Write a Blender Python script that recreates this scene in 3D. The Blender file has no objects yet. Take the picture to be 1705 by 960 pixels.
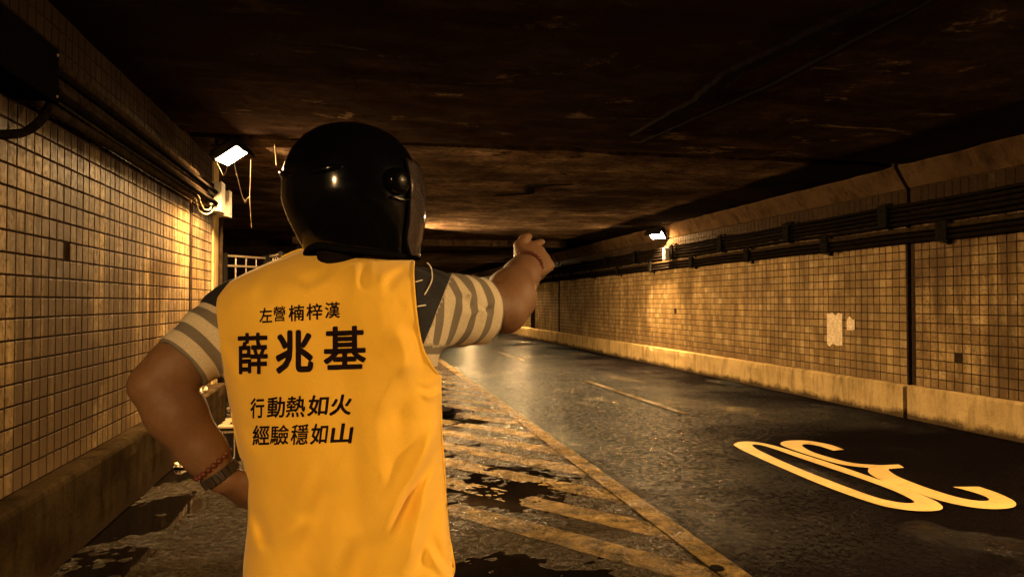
import bpy, bmesh, math, random
import numpy as np
from mathutils import Vector, Matrix, noise as mnoise

random.seed(7)
rng = np.random.default_rng(7)
SC = bpy.context.scene
COL = SC.collection
PI = math.pi

# ------------------------------------------------------------------ camera, world, exposure
CAM_H = 1.4
YAW = math.radians(11.57)          # the lens looks a little to the right of the tunnel axis (+Y)
PITCH = math.radians(1.07)
FPX = 1231.0                       # focal length in photo pixels (photo 1705 wide)
cam_d = bpy.data.cameras.new('camera')
cam_d.sensor_width = 36.0
cam_d.lens = FPX / 1705.0 * 36.0
cam_d.clip_start = 0.05
cam_d.clip_end = 2000
cam = bpy.data.objects.new('camera', cam_d)
COL.objects.link(cam)
cam.location = (0, 0, CAM_H)
cam.rotation_euler = (PI / 2 + PITCH, 0, -YAW)
SC.camera = cam

world = bpy.data.worlds.new('World')
SC.world = world
world.use_nodes = True
wn = world.node_tree
wbg = wn.nodes['Background']
sky_tex = wn.nodes.new('ShaderNodeTexSky')
sky_tex.sky_type = 'NISHITA'
sky_tex.sun_disc = False
sky_tex.sun_elevation = math.radians(-6.0)    # night: the sun is well below the horizon
sky_tex.sun_rotation = math.radians(200.0)
wn.links.new(sky_tex.outputs[0], wbg.inputs['Color'])
wbg.inputs['Strength'].default_value = 0.10

SC.view_settings.view_transform = 'Standard'
SC.view_settings.look = 'None'
SC.view_settings.exposure = 0.75
SC.view_settings.gamma = 1.0
SC.cycles.use_denoising = True
SC.cycles.max_bounces = 6
SC.cycles.diffuse_bounces = 4
SC.cycles.glossy_bounces = 4
SC.cycles.transparent_max_bounces = 8
SC.cycles.sample_clamp_indirect = 4.0
SC.cycles.caustics_reflective = False
SC.cycles.caustics_refractive = False

LAMP_COL = (1.0, 0.60, 0.24)
LAMP_STRENGTH = 1850.0

# camera basis, used once to turn measured photo points with a chosen depth into places in the world
_f = Vector((math.sin(YAW) * math.cos(PITCH), math.cos(YAW) * math.cos(PITCH), math.sin(PITCH)))
_r = Vector((math.cos(YAW), -math.sin(YAW), 0))
_u = _r.cross(_f)
CF, CR, CU = np.array(_f), np.array(_r), np.array(_u)
C0 = np.array((0, 0, CAM_H))


def P(px, py, z):
    d = CF + CR * ((px - 852.5) / FPX) - CU * ((py - 480.0) / FPX)
    return C0 + d * z


def PA(px, py, z):
    px, py, z = np.broadcast_arrays(np.asarray(px, float), np.asarray(py, float), np.asarray(z, float))
    d = CF[None, :] + CR[None, :] * ((px.ravel()[:, None] - 852.5) / FPX) - CU[None, :] * ((py.ravel()[:, None] - 480.0) / FPX)
    return C0[None, :] + d * z.ravel()[:, None]


# ------------------------------------------------------------------ object helpers
def tag(o, label=None, cat=None, group=None, kind=None):
    if label: o['label'] = label
    if cat: o['category'] = cat
    if group: o['group'] = group
    if kind: o['kind'] = kind
    return o


def link_mesh(name, me, m=None, parent=None, smooth=False):
    if m is not None:
        me.materials.append(m)
    me.polygons.foreach_set('use_smooth', [bool(smooth)] * len(me.polygons))
    o = bpy.data.objects.new(name, me)
    COL.objects.link(o)
    if parent is not None:
        o.parent = parent
    return o


def mesh_np(name, V, F, m=None, parent=None, smooth=False):
    me = bpy.data.meshes.new(name)
    V = np.asarray(V, dtype=np.float32)
    if isinstance(F, np.ndarray):
        nf, k = F.shape
        me.vertices.add(len(V)); me.vertices.foreach_set('co', V.ravel())
        me.loops.add(nf * k); me.loops.foreach_set('vertex_index', F.astype(np.int32).ravel())
        me.polygons.add(nf)
        me.polygons.foreach_set('loop_start', np.arange(0, nf * k, k, dtype=np.int32))
        me.update(calc_edges=True); me.validate()
    else:
        me.from_pydata([tuple(map(float, v)) for v in V], [], F)
        me.update()
    return link_mesh(name, me, m, parent, smooth)


def bm_obj(name, bm, m=None, parent=None, smooth=False):
    bmesh.ops.recalc_face_normals(bm, faces=bm.faces[:])
    me = bpy.data.meshes.new(name)
    bm.to_mesh(me); bm.free()
    return link_mesh(name, me, m, parent, smooth)


def empty(name, loc=(0, 0, 0), rz=0.0):
    o = bpy.data.objects.new(name, None)
    o.empty_display_size = 0.1
    COL.objects.link(o)
    o.location = loc
    o.rotation_euler = (0, 0, rz)
    return o


def add_box(bm, lo, hi, bev=0.0, mat4=None):
    r = bmesh.ops.create_cube(bm, size=1.0)
    vs = r['verts']
    lo, hi = Vector(lo), Vector(hi)
    for v in vs:
        v.co = Vector(((lo[i] + hi[i]) / 2 + v.co[i] * (hi[i] - lo[i])) for i in range(3))
    if bev > 0:
        es = set()
        for v in vs:
            es.update(v.link_edges)
        g = bmesh.ops.bevel(bm, geom=list(es), offset=bev, segments=2, profile=0.5, affect='EDGES')
        vs = list({v for f in g['faces'] for v in f.verts} | {v for v in vs if v.is_valid})
    if mat4 is not None:
        bmesh.ops.transform(bm, matrix=mat4, verts=vs)
    return vs


def add_tube(bm, pts, rad, seg=10, caps=True):
    pts = [Vector(p) for p in pts]
    n = len(pts)
    rads = rad if hasattr(rad, '__len__') else [rad] * n
    rings = []
    ref = None
    for i, p in enumerate(pts):
        t = (pts[min(i + 1, n - 1)] - pts[max(i - 1, 0)]).normalized()
        if ref is None:
            ref = Vector((0, 0, 1)) if abs(t.z) < 0.9 else Vector((1, 0, 0))
        s = t.cross(ref).normalized()
        ref = s.cross(t).normalized()
        ring = []
        for k in range(seg):
            a = 2 * PI * k / seg
            ring.append(bm.verts.new(p + (s * math.cos(a) + ref * math.sin(a)) * rads[i]))
        rings.append(ring)
    for i in range(n - 1):
        for k in range(seg):
            bm.faces.new((rings[i][k], rings[i][(k + 1) % seg], rings[i + 1][(k + 1) % seg], rings[i + 1][k]))
    if caps:
        bm.faces.new(rings[0][::-1]); bm.faces.new(rings[-1])


def copy_tree(o, parent=None):
    c = o.copy()
    COL.objects.link(c)
    if parent is not None:
        c.parent = parent
    for ch in list(o.children):
        copy_tree(ch, c)
    return c


# ------------------------------------------------------------------ material helpers
class M:
    def __init__(self, name):
        self.m = bpy.data.materials.new(name)
        self.m.use_nodes = True
        self.nt = self.m.node_tree
        self.b = self.nt.nodes['Principled BSDF']

    def n(self, t, **kw):
        nd = self.nt.nodes.new(t)
        for k, v in kw.items():
            setattr(nd, k, v)
        return nd

    def l(self, a, b):
        self.nt.links.new(a, b)

    def set(self, **kw):
        for k, v in kw.items():
            k = k.replace('_', ' ')
            self.b.inputs[k].default_value = v if not (isinstance(v, tuple) and len(v) == 3) else (*v, 1)
        return self

    def pos(self, scale=(1, 1, 1), rot=(0, 0, 0)):
        if not hasattr(self, '_g'):
            self._g = self.n('ShaderNodeNewGeometry')
        mp = self.n('ShaderNodeMapping')
        mp.inputs['Scale'].default_value = scale
        mp.inputs['Rotation'].default_value = rot
        self.l(self._g.outputs['Position'], mp.inputs['Vector'])
        return mp.outputs[0]

    def sep(self):
        self.pos()
        s = self.n('ShaderNodeSeparateXYZ')
        self.l(self._g.outputs['Position'], s.inputs[0])
        return s.outputs

    def noise(self, scale, detail=4, rough=0.55, vec=None, dist=0.0):
        nd = self.n('ShaderNodeTexNoise')
        nd.inputs['Scale'].default_value = scale
        nd.inputs['Detail'].default_value = detail
        nd.inputs['Roughness'].default_value = rough
        nd.inputs['Distortion'].default_value = dist
        self.l(vec if vec is not None else self.pos(), nd.inputs['Vector'])
        return nd.outputs['Fac']

    def voro(self, scale, vec=None, feature='F1'):
        nd = self.n('ShaderNodeTexVoronoi', feature=feature)
        nd.inputs['Scale'].default_value = scale
        self.l(vec if vec is not None else self.pos(), nd.inputs['Vector'])
        return nd

    def ramp(self, fac, stops):
        nd = self.n('ShaderNodeValToRGB')
        els = nd.color_ramp.elements
        while len(els) < len(stops):
            els.new(0.5)
        for e, (p, c) in zip(els, stops):
            e.position = p
            if not hasattr(c, '__len__'):
                c = (c, c, c)
            e.color = (*c, 1)
        self.l(fac, nd.inputs[0])
        return nd.outputs[0]

    def math(self, op, a, b=None, clamp=False):
        nd = self.n('ShaderNodeMath', operation=op, use_clamp=clamp)
        for i, v in enumerate((a, b)):
            if v is None: continue
            if isinstance(v, (int, float)): nd.inputs[i].default_value = v
            else: self.l(v, nd.inputs[i])
        return nd.outputs[0]

    def mix(self, fac, a, b, blend='MIX'):
        nd = self.n('ShaderNodeMix', data_type='RGBA', blend_type=blend)
        for i, v in ((0, fac), (6, a), (7, b)):
            if isinstance(v, (int, float)):
                nd.inputs[i].default_value = v if i == 0 else (v, v, v, 1)
            elif isinstance(v, tuple): nd.inputs[i].default_value = (*v, 1)
            else: self.l(v, nd.inputs[i])
        return nd.outputs[2]

    def mixf(self, fac, a, b):
        nd = self.n('ShaderNodeMix', data_type='FLOAT')
        for i, v in ((0, fac), (2, a), (3, b)):
            if isinstance(v, (int, float)): nd.inputs[i].default_value = v
            else: self.l(v, nd.inputs[i])
        return nd.outputs[0]

    def bump(self, h, strength=0.5, dist=0.01, prev=None):
        nd = self.n('ShaderNodeBump')
        if isinstance(strength, (int, float)): nd.inputs['Strength'].default_value = strength
        else: self.l(strength, nd.inputs['Strength'])
        nd.inputs['Distance'].default_value = dist
        self.l(h, nd.inputs['Height'])
        if prev is not None: self.l(prev, nd.inputs['Normal'])
        self.l(nd.outputs[0], self.b.inputs['Normal'])
        return nd.outputs[0]

    def base(self, s): self.l(s, self.b.inputs['Base Color'])
    def rough(self, s): self.l(s, self.b.inputs['Roughness'])


def simple(name, col, rough=0.5, metal=0.0, nscale=40, var=0.25, bump=0.1):
    k = M(name)
    f = k.noise(nscale, 5)
    lo = tuple(c * (1 - var) for c in col); hi = tuple(min(1, c * (1 + var)) for c in col)
    k.base(k.ramp(f, [(0.3, lo), (0.7, hi)]))
    k.set(Roughness=rough, Metallic=metal)
    k.b.inputs['Specular IOR Level'].default_value = 0.0 if rough > 0.55 else 0.3
    if bump: k.bump(f, bump, 0.004)
    return k.m


# tiles: old glazed mosaic, grimy in streaks, every tile a little different
def mat_tile(name, stuff, gr=1.0):
    k = M(name)
    if stuff:
        r = k.n('ShaderNodeNewGeometry').outputs['Random Per Island']
    else:
        r = k.n('ShaderNodeObjectInfo').outputs['Random']
    c = k.ramp(r, [(0.0, (0.28, 0.185, 0.075)), (0.5, (0.36, 0.25, 0.110)), (0.9, (0.42, 0.30, 0.14)), (1.0, (0.54, 0.41, 0.21))])
    streak = k.noise(1.0, 6, 0.62, k.pos((5.0, 5.0, 0.55)))
    c = k.mix(k.ramp(streak, [(0.36, 0.0), (0.60, 0.88 * gr)]), c, (0.085, 0.054, 0.025))
    blotch = k.noise(1.1, 7, 0.68)
    c = k.mix(k.ramp(blotch, [(0.40, 0.0), (0.62, 0.88 * gr)]), c, (0.075, 0.047, 0.022))
    fine = k.noise(34, 5, 0.7)
    c = k.mix(k.ramp(fine, [(0.48, 0.0), (0.66, 0.7 * gr)]), c, (0.085, 0.055, 0.028))
    # upper tiles much darker from below the cable runs up, streaky lower rim
    x, y, z = k.sep()
    rim_z = k.math('ADD', z, k.math('MULTIPLY', k.noise(1.0, 4, 0.6, k.pos((7, 7, 0.4))), -0.55))
    dark_top = k.ramp(k.math('SUBTRACT', rim_z, 1.55), [(0.30, 0.0), (0.60, 0.94)])
    c = k.mix(dark_top, c, (0.018, 0.0115, 0.008))
    k.l(k.mixf(dark_top, 0.015, 0.0), k.b.inputs['Specular IOR Level'])
    # splash dirt just above the plinth
    spl = k.math('ADD', z, k.math('MULTIPLY', k.noise(4.0, 5), 0.5))
    c = k.mix(k.ramp(spl, [(0.62, 0.55), (0.95, 0.0)]), c, (0.13, 0.085, 0.045))
    k.base(c)
    k.rough(k.ramp(fine, [(0.3, 0.42), (0.7, 0.75)]))
    k.bump(k.noise(55, 3), 0.10, 0.003)
    return k.m


TILES = {1: (mat_tile('grimy_glazed_tile', False, 1.13), mat_tile('grimy_glazed_tile_mass', True, 1.13)),
         -1: (mat_tile('glazed_tile', False, 0.66), mat_tile('glazed_tile_mass', True, 0.66)),
         -2: (mat_tile('dim_grimy_tile', False, 1.15), mat_tile('dim_grimy_tile_mass', True, 1.15))}  # near right panel dirtier, its tone also carries the weaker light there
M_GROUT = simple('sooty_grout', (0.028, 0.018, 0.011), 0.95, nscale=20, var=0.4)

def mat_concrete(name, lo, hi, rough=0.85, dark_edge=True):
    k = M(name)
    a = k.noise(2.2, 8, 0.65)
    c = k.ramp(a, [(0.25, lo), (0.7, hi)])
    s = k.noise(1.0, 6, 0.65, k.pos((6, 6, 1.2)))
    c = k.mix(k.ramp(s, [(0.48, 0.0), (0.7, 0.7)]), c, tuple(v * 0.35 for v in lo))
    f = k.noise(60, 4, 0.7)
    c = k.mix(k.ramp(f, [(0.5, 0.0), (0.72, 0.5)]), c, tuple(v * 0.4 for v in lo))
    if dark_edge:   # road splash along the foot
        x, y, z = k.sep()
        q = k.math('ADD', z, k.math('MULTIPLY', k.noise(3.5, 7, 0.75), -0.26))
        c = k.mix(k.ramp(k.math('ADD', q, 0.2), [(0.10, 0.92), (0.17, 0.0)]), c, (0.03, 0.02, 0.012))
    k.base(c); k.set(Roughness=rough)
    k.b.inputs['Specular IOR Level'].default_value = 0.0
    n1 = k.bump(a, 0.35, 0.03)
    k.bump(f, 0.35, 0.006, n1)
    return k.m

M_PLINTH = mat_concrete('plinth_concrete', (0.28, 0.195, 0.085), (0.50, 0.37, 0.175))
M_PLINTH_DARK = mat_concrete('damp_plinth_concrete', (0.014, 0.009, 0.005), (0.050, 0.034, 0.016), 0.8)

def mat_ceiling(name, tone):
    k = M(name)
    x, y, z = k.sep()
    br = k.n('ShaderNodeTexBrick', offset=0.37, squash=1.0)
    wob = k.n('ShaderNodeVectorMath', operation='ADD')
    wn_ = k.n('ShaderNodeTexNoise'); wn_.inputs['Scale'].default_value = 1.7; wn_.inputs['Detail'].default_value = 4
    k.l(k.pos(), wn_.inputs['Vector'])
    wsc = k.n('ShaderNodeVectorMath', operation='SCALE'); k.l(wn_.outputs['Color'], wsc.inputs[0]); wsc.inputs['Scale'].default_value = 0.10
    k.l(k.pos(), wob.inputs[0]); k.l(wsc.outputs[0], wob.inputs[1]); k.l(wob.outputs[0], br.inputs['Vector'])
    br.inputs['Color1'].default_value = (0.25, 0.25, 0.25, 1); br.inputs['Color2'].default_value = (1, 1, 1, 1); br.inputs['Mortar'].default_value = (0.12, 0.12, 0.12, 1)
    br.inputs['Scale'].default_value = 1.0; br.inputs['Brick Width'].default_value = 2.4; br.inputs['Row Height'].default_value = 0.62
    br.inputs['Mortar Size'].default_value = 0.012; br.inputs['Mortar Smooth'].default_value = 0.3; br.inputs['Bias'].default_value = -0.1
    a = k.noise(1.0, 12, 0.74, k.pos((1.3, 1.9, 1)))
    c = k.ramp(a, [(0.34, (0.040, 0.025, 0.016)), (0.50, (0.115, 0.078, 0.048)), (0.66, (0.27, 0.19, 0.118))])
    c = k.mix(0.5, c, br.outputs['Color'], 'MULTIPLY')
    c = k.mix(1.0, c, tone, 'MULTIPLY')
    cr = k.noise(1.0, 13, 0.80, k.pos((3.6, 7.5, 1)), 1.1)
    c = k.mix(k.ramp(cr, [(0.560, 0.0), (0.580, 0.95)]), c, (0.016, 0.010, 0.007))
    pale = k.noise(1.0, 12, 0.76, k.pos((1.2, 2.2, 1)), 0.6)
    c = k.mix(k.ramp(pale, [(0.58, 0.0), (0.63, 0.5)]), c, (0.26, 0.19, 0.12))
    pit = k.noise(14, 8, 0.78)
    c = k.mix(k.ramp(pit, [(0.50, 0.0), (0.62, 0.7)]), c, (0.03, 0.02, 0.014))
    # unlit strip along the right hand wall, its shade painted dark with a ragged rim
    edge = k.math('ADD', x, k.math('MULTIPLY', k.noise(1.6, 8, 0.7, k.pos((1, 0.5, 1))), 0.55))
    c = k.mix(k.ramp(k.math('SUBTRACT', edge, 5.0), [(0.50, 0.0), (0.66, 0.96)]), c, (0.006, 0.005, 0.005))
    # soot patches
    so = k.noise(0.35, 6, 0.6)
    c = k.mix(k.ramp(so, [(0.46, 0.0), (0.62, 0.8)]), c, (0.020, 0.013, 0.010))
    k.base(c)
    k.set(Roughness=0.85)
    k.b.inputs['Specular IOR Level'].default_value = 0.0
    n1 = k.bump(br.outputs['Color'], 0.5, 0.012)
    n2 = k.bump(cr, 0.6, 0.02, n1)
    k.bump(k.noise(30, 8, 0.75), 0.6, 0.012, n2)
    return k.m

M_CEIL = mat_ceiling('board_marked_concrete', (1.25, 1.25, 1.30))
M_CEIL_SHADE = mat_ceiling('shaded_board_marked_concrete', (0.26, 0.235, 0.27))  # near slabs painted darker, far ones lighter, to carry the light falloff
M_JOINT = simple('black_joint', (0.012, 0.010, 0.010), 0.95)

def wet(name, dry_lo, dry_hi, agg_scale, pud_lo, pud_hi, r_dry, pud_scale=0.55, pud_rot=0.0, seed=0.0, bump=0.55, gutter=False, dry_side=0.07, film_max=0.8, paint=None):
    k = M(name)
    v0 = k.n('ShaderNodeMapping'); k.pos()
    v0.inputs['Location'].default_value = (seed, seed * 0.7, 0)
    v0.inputs['Rotation'].default_value = (0, 0, pud_rot)
    v0.inputs['Scale'].default_value = (1.5, 0.8, 1)
    k.l(k._g.outputs['Position'], v0.inputs['Vector'])
    pn = k.noise(pud_scale, 7, 0.58, v0.outputs[0], 0.3)
    if gutter:   # water stands along the plinth foot
        x, y, z = k.sep()
        g = k.math('ADD', x, k.math('MULTIPLY', k.noise(1.3, 6, 0.6), 0.5))
        gm = k.ramp(k.math('ADD', g, 2.0), [(0.66, 1.0), (0.82, 1.0), (1.15, 0.0)])
        pn = k.math('ADD', pn, k.math('MULTIPLY', gm, 0.14))
    pud = k.ramp(pn, [(pud_lo, 0.0), (pud_hi, 1.0)])
    vo = k.voro(agg_scale)
    fine = k.noise(agg_scale * 0.8, 6, 0.75)
    patch = k.noise(1.3, 6, 0.6)
    c = k.ramp(patch, [(0.3, dry_lo), (0.7, dry_hi)])
    c = k.mix(k.ramp(fine, [(0.46, 0.0), (0.66, 0.8)]), c, tuple(v * 2.2 for v in dry_hi))
    if paint:
        col, wl, wh = paint
        wr = k.math('ADD', k.noise(7, 9, 0.74), k.math('MULTIPLY', k.noise(80, 4, 0.7), 0.35))
        pc = k.mix(k.ramp(k.noise(1.9, 6, 0.65), [(0.38, 0.0), (0.66, 0.8)]), col, tuple(v * 0.3 for v in col))
        c = k.mix(k.ramp(wr, [(wl, 1.0), (wh, 0.0)]), c, pc)
    c = k.mix(pud, c, tuple(v * 0.45 for v in dry_lo))
    k.base(c)
    film = k.ramp(k.noise(2.6, 6, 0.65), [(0.35, r_dry * 0.62), (0.65, r_dry * 1.15)])
    k.rough(k.mixf(pud, film, 0.045))
    h = k.math('ADD', k.math('MULTIPLY', vo.outputs['Distance'], -0.9), fine)
    h = k.math('ADD', h, k.math('MULTIPLY', k.noise(17, 8, 0.72), 1.6))
    n1 = k.bump(h, k.mixf(pud, bump, 0.02), 0.030)
    k.bump(k.noise(6, 4, 0.6), k.mixf(pud, 0.25, 0.01), 0.03, n1)
    k.set(IOR=1.65)
    # drier, duller asphalt close by and on the crown of the lane; the film thickens down the tunnel
    x, y, z = k.sep()
    far = k.math('MULTIPLY', k.math('SUBTRACT', y, 4.3), 0.085)
    side = k.math('MULTIPLY', k.math('SUBTRACT', x, 2.2), dry_side)
    wv_ = k.math('SUBTRACT', k.math('ADD', k.noise(0.55, 6, 0.6), k.math('MINIMUM', far, 0.42)), side)
    wetm = k.ramp(wv_, [(0.26, 0.015), (0.44, film_max * 0.20), (0.58, film_max * 0.66), (0.76, film_max)])
    grains = k.ramp(k.noise(20, 8, 0.8), [(0.45, 0.12), (0.58, 1.0)])
    wetm = k.mixf(pud, k.math('MULTIPLY', wetm, grains), 0.85)
    dif = k.n('ShaderNodeBsdfDiffuse')
    k.l(c, dif.inputs['Color']); k.l(k.b.inputs['Normal'].links[0].from_socket, dif.inputs['Normal'])
    ms = k.n('ShaderNodeMixShader')
    k.l(wetm, ms.inputs[0]); k.l(dif.outputs[0], ms.inputs[1]); k.l(k.b.outputs[0], ms.inputs[2])
    k.l(ms.outputs[0], k.nt.nodes['Material Output'].inputs['Surface'])
    return k.m, pud, k

M_ROAD, _, _ = wet('wet_asphalt', (0.0030, 0.0022, 0.0026), (0.0070, 0.0050, 0.0050), 48, 0.58, 0.72, 0.22, seed=3.1, bump=1.0, dry_side=0.13, film_max=1.0)
SHOULDER = dict(dry_lo=(0.006, 0.0045, 0.003), dry_hi=(0.034, 0.024, 0.012), agg_scale=40, pud_lo=0.66, pud_hi=0.80, r_dry=0.30, pud_scale=0.8, pud_rot=0.5, seed=11.0, bump=1.0, dry_side=0.0, film_max=0.72)
M_SHOULDER, _, _ = wet('wet_worn_shoulder', **SHOULDER)

def mat_paint(name, col, wear_lo, wear_hi, under, wetr=0.35, dirt=1.0):
    k = M(name)
    w = k.noise(9, 8, 0.72)
    w2 = k.noise(70, 4, 0.7)
    s = k.math('ADD', w, k.math('MULTIPLY', w2, 0.35))
    mk = k.ramp(s, [(wear_lo, 1.0), (wear_hi, 0.0)])
    c = k.mix(mk, under, col)
    big = k.noise(1.7, 5, 0.6)
    c = k.mix(k.ramp(big, [(0.4, 0.0), (0.66, 0.75 * dirt)]), c, tuple(v * 0.28 for v in col))
    k.base(c)
    k.rough(k.ramp(k.noise(3, 5, 0.6), [(0.35, wetr * 0.5), (0.65, wetr * 1.3)]))
    n1 = k.bump(w2, 0.5, 0.006)
    k.bump(k.voro(70).outputs['Distance'], 0.4, 0.006, n1)
    return k.m

M_PAINT_NEW = mat_paint('thick_road_paint', (0.72, 0.48, 0.155), 0.74, 0.98, (0.16, 0.11, 0.05), 0.8, 0.35)
M_PAINT_OLD = wet('worn_road_paint', paint=((0.36, 0.24, 0.082), 0.53, 0.82), **SHOULDER)[0]
M_PAINT_FAINT = wet('rubbed_road_paint', paint=((0.36, 0.245, 0.09), 0.50, 0.80), **SHOULDER)[0]

M_CABLE = simple('dusty_black_cable', (0.007, 0.0052, 0.004), 0.6, nscale=25, var=0.5)
M_PIPE = simple('dusty_conduit', (0.024, 0.016, 0.009), 0.6, nscale=15, var=0.5)
M_IRON = simple('painted_iron', (0.008, 0.007, 0.006), 0.75, 0.0)
M_GALV = simple('galvanised_steel', (0.28, 0.22, 0.15), 0.45, 0.6)
M_BOX = simple('grey_box_paint', (0.52, 0.46, 0.36), 0.5)
M_WEB = simple('dusty_web', (0.30, 0.24, 0.16), 0.9)
M_EARTH = simple('earth', (0.05, 0.045, 0.03), 0.95, nscale=2)
M_SLAB = mat_concrete('drain_slab_concrete', (0.16, 0.115, 0.065), (0.32, 0.24, 0.14), 0.45, False)

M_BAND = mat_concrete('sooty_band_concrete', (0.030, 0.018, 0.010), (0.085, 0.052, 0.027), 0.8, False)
def mat_emit():
    k = M('lit_lamp_glass')
    k.set(Base_Color=(0.9, 0.85, 0.7), Roughness=0.3)
    k.set(Emission_Color=LAMP_COL)
    k.b.inputs['Emission Strength'].default_value = LAMP_STRENGTH
    return k.m
M_LENS = mat_emit()

# ------------------------------------------------------------------ tunnel dimensions
XL, XR = -1.69, 6.55          # tile faces
PLX, PRX = -1.55, 6.47        # plinth faces
ZP_L, ZP_R = 0.455, 0.40      # plinth tops
ZC = 3.05                     # ceiling
Y0, Y1 = -9.0, 62.0
YOPEN, YSHUT = 9.35, 20.5     # the side opening in the left wall
JOINTS = [-8.3, 7.85, 24.1, 40.4, 56.5]

# ground sheets
def grid_sheet(name, x0, x1, y0, y1, z, nx, ny, m, amp=0.0):
    X, Y = np.meshgrid(np.linspace(x0, x1, nx + 1), np.linspace(y0, y1, ny + 1))
    Z = np.full_like(X, z)
    V = np.stack([X.ravel(), Y.ravel(), Z.ravel()], 1)
    i = np.arange(nx)[None, :] + (nx + 1) * np.arange(ny)[:, None]
    F = np.stack([i, i + 1, i + nx + 2, i + nx + 1], -1).reshape(-1, 4)
    return mesh_np(name, V, F, m)

ground = grid_sheet('ground', -900, 900, -900, 900, -0.06, 4, 4, M_EARTH); ground['kind'] = 'structure'
def lattice(x, y, seed):
    """smooth value noise in -1..1 on numpy arrays"""
    xi, yi = np.floor(x).astype(np.int64), np.floor(y).astype(np.int64)
    fx, fy = x - xi, y - yi
    fx = fx * fx * (3 - 2 * fx); fy = fy * fy * (3 - 2 * fy)
    def hsh(a, b):
        n = (a * 374761393 + b * 668265263 + seed * 1274126177) & 0xffffffff
        n = ((n ^ (n >> 13)) * 1274126177) & 0xffffffff
        return ((n ^ (n >> 16)) & 0xffff) / 32767.5 - 1.0
    a, b, c_, d = hsh(xi, yi), hsh(xi + 1, yi), hsh(xi, yi + 1), hsh(xi + 1, yi + 1)
    return (a * (1 - fx) + b * fx) * (1 - fy) + (c_ * (1 - fx) + d * fx) * fy

def rough_height(x, y):
    """real relief of the surface near the camera: aggregate, hollows, a gutter by the plinth (never above z = 0)"""
    x, y = np.asarray(x, float), np.asarray(y, float)
    ca, sa = math.cos(0.5), math.sin(0.5)
    u, v = x * ca + y * sa, -x * sa + y * ca
    near = np.clip((y - 2.0) / 0.6, 0, 1) * np.clip((17.0 - y) / 3.0, 0, 1)
    fine = 0.0016 * lattice(u * 21, v * 21, 3) + 0.0013 * lattice(u * 43, v * 43, 5) + 0.0012 * lattice(u * 9, v * 9, 6)
    hollow = 0.0055 * lattice(u * 0.9, v * 1.7, 11) + 0.0030 * lattice(u * 2.3, v * 3.6, 12) + 0.0018 * lattice(u * 5, v * 6, 13)
    left = np.clip((1.75 - x) / 0.5, 0, 1)
    gut = -0.012 * np.clip((-0.85 - x) / 0.35, 0, 1) + 0.008 * np.clip((x + 0.75) / -0.3 + 1, 0, 1) * np.clip((-0.2 - x) / 0.3, 0, 1)
    h = -0.0062 + fine + left * (hollow + gut)
    return np.minimum(h, 0.0) * near

def relief_sheet(name, xs, ys, m):
    X, Y = np.meshgrid(xs, ys)
    V = np.stack([X.ravel(), Y.ravel(), rough_height(X, Y).ravel()], 1)
    nx, ny = len(xs) - 1, len(ys) - 1
    i = np.arange(nx)[None, :] + (nx + 1) * np.arange(ny)[:, None]
    F = np.stack([i, i + 1, i + nx + 2, i + nx + 1], -1).reshape(-1, 4)
    return mesh_np(name, V, F, m)

YS = np.r_[np.linspace(Y0 - 30, 2.0, 8), np.arange(2.03, 9.0, 0.021), np.arange(9.0, 17.0, 0.036), np.linspace(17.02, Y1 + 30, 12)]
road = relief_sheet('road', np.linspace(1.95, 6.6, 210), YS, M_ROAD); road['kind'] = 'structure'
sh = relief_sheet('pavement', np.r_[np.linspace(-9.0, -1.7, 6), np.linspace(-1.6, 1.95, 165)], YS, M_SHOULDER); sh['kind'] = 'structure'
# standing water: a flat sheet that shows wherever the worn shoulder dips below it
k = M('dark_standing_water')
k.set(Base_Color=(0.003, 0.0022, 0.0018), Roughness=0.03)
k.b.inputs['IOR'].default_value = 1.33
k.bump(k.noise(9, 3, 0.5), 0.035, 0.01)
water = grid_sheet('water', -1.60, 1.93, 2.2, 17.0, -0.0080, 2, 2, k.m); water['kind'] = 'structure'

# ceiling slabs between the open joints, plus the joint recess above
def ceiling():
    cuts = [Y0] + [j for j in JOINTS if Y0 < j < Y1] + [Y1]
    for a, b in zip(cuts[:-1], cuts[1:]):
        bm = bmesh.new()
        a2, b2 = a + (0.085 if a != Y0 else 0), b - (0.085 if b != Y1 else 0)
        # each slab is a grid so its underside can sag and spall a little
        nx, ny = 60, max(12, int((b2 - a2) * 5))
        vs = []
        for j in range(ny + 1):
            row = []
            for i in range(nx + 1):
                x = -9.2 + (7.2 + 9.2) * i / nx; y = a2 + (b2 - a2) * j / ny
                z = ZC + 0.012 * mnoise.noise(Vector((x * 0.8, y * 2.2, a))) + 0.006 * mnoise.noise(Vector((x * 2, y * 7, 3)))
                if j in (0, ny):
                    z += 0.012 + 0.05 * abs(mnoise.noise(Vector((x * 3.3, y, 9))))
                row.append(bm.verts.new((x, y, z)))
            vs.append(row)
        for j in range(ny):
            for i in range(nx):
                bm.faces.new((vs[j][i], vs[j + 1][i], vs[j + 1][i + 1], vs[j][i + 1]))
        for j in (0, ny):     # slab ends going up into the joint
            top = [bm.verts.new((v.co.x, v.co.y, ZC + 0.30)) for v in vs[j]]
            for i in range(nx):
                bm.faces.new((vs[j][i], vs[j][i + 1], top[i + 1], top[i]))
        o = bm_obj('ceiling', bm, M_CEIL_SHADE if b < 9 else M_CEIL); o['kind'] = 'structure'
ceiling()
bm = bmesh.new(); add_box(bm, (-9.2, Y0, ZC + 0.30), (7.2, Y1, ZC + 0.6))
c = bm_obj('roof_slab', bm, M_JOINT); c['kind'] = 'structure'
bm = bmesh.new(); add_box(bm, (-1.7, 19.35, ZC - 0.17), (5.45, 19.75, ZC + 0.02), 0.015)
c = bm_obj('ceiling_beam', bm, M_CEIL)
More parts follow.
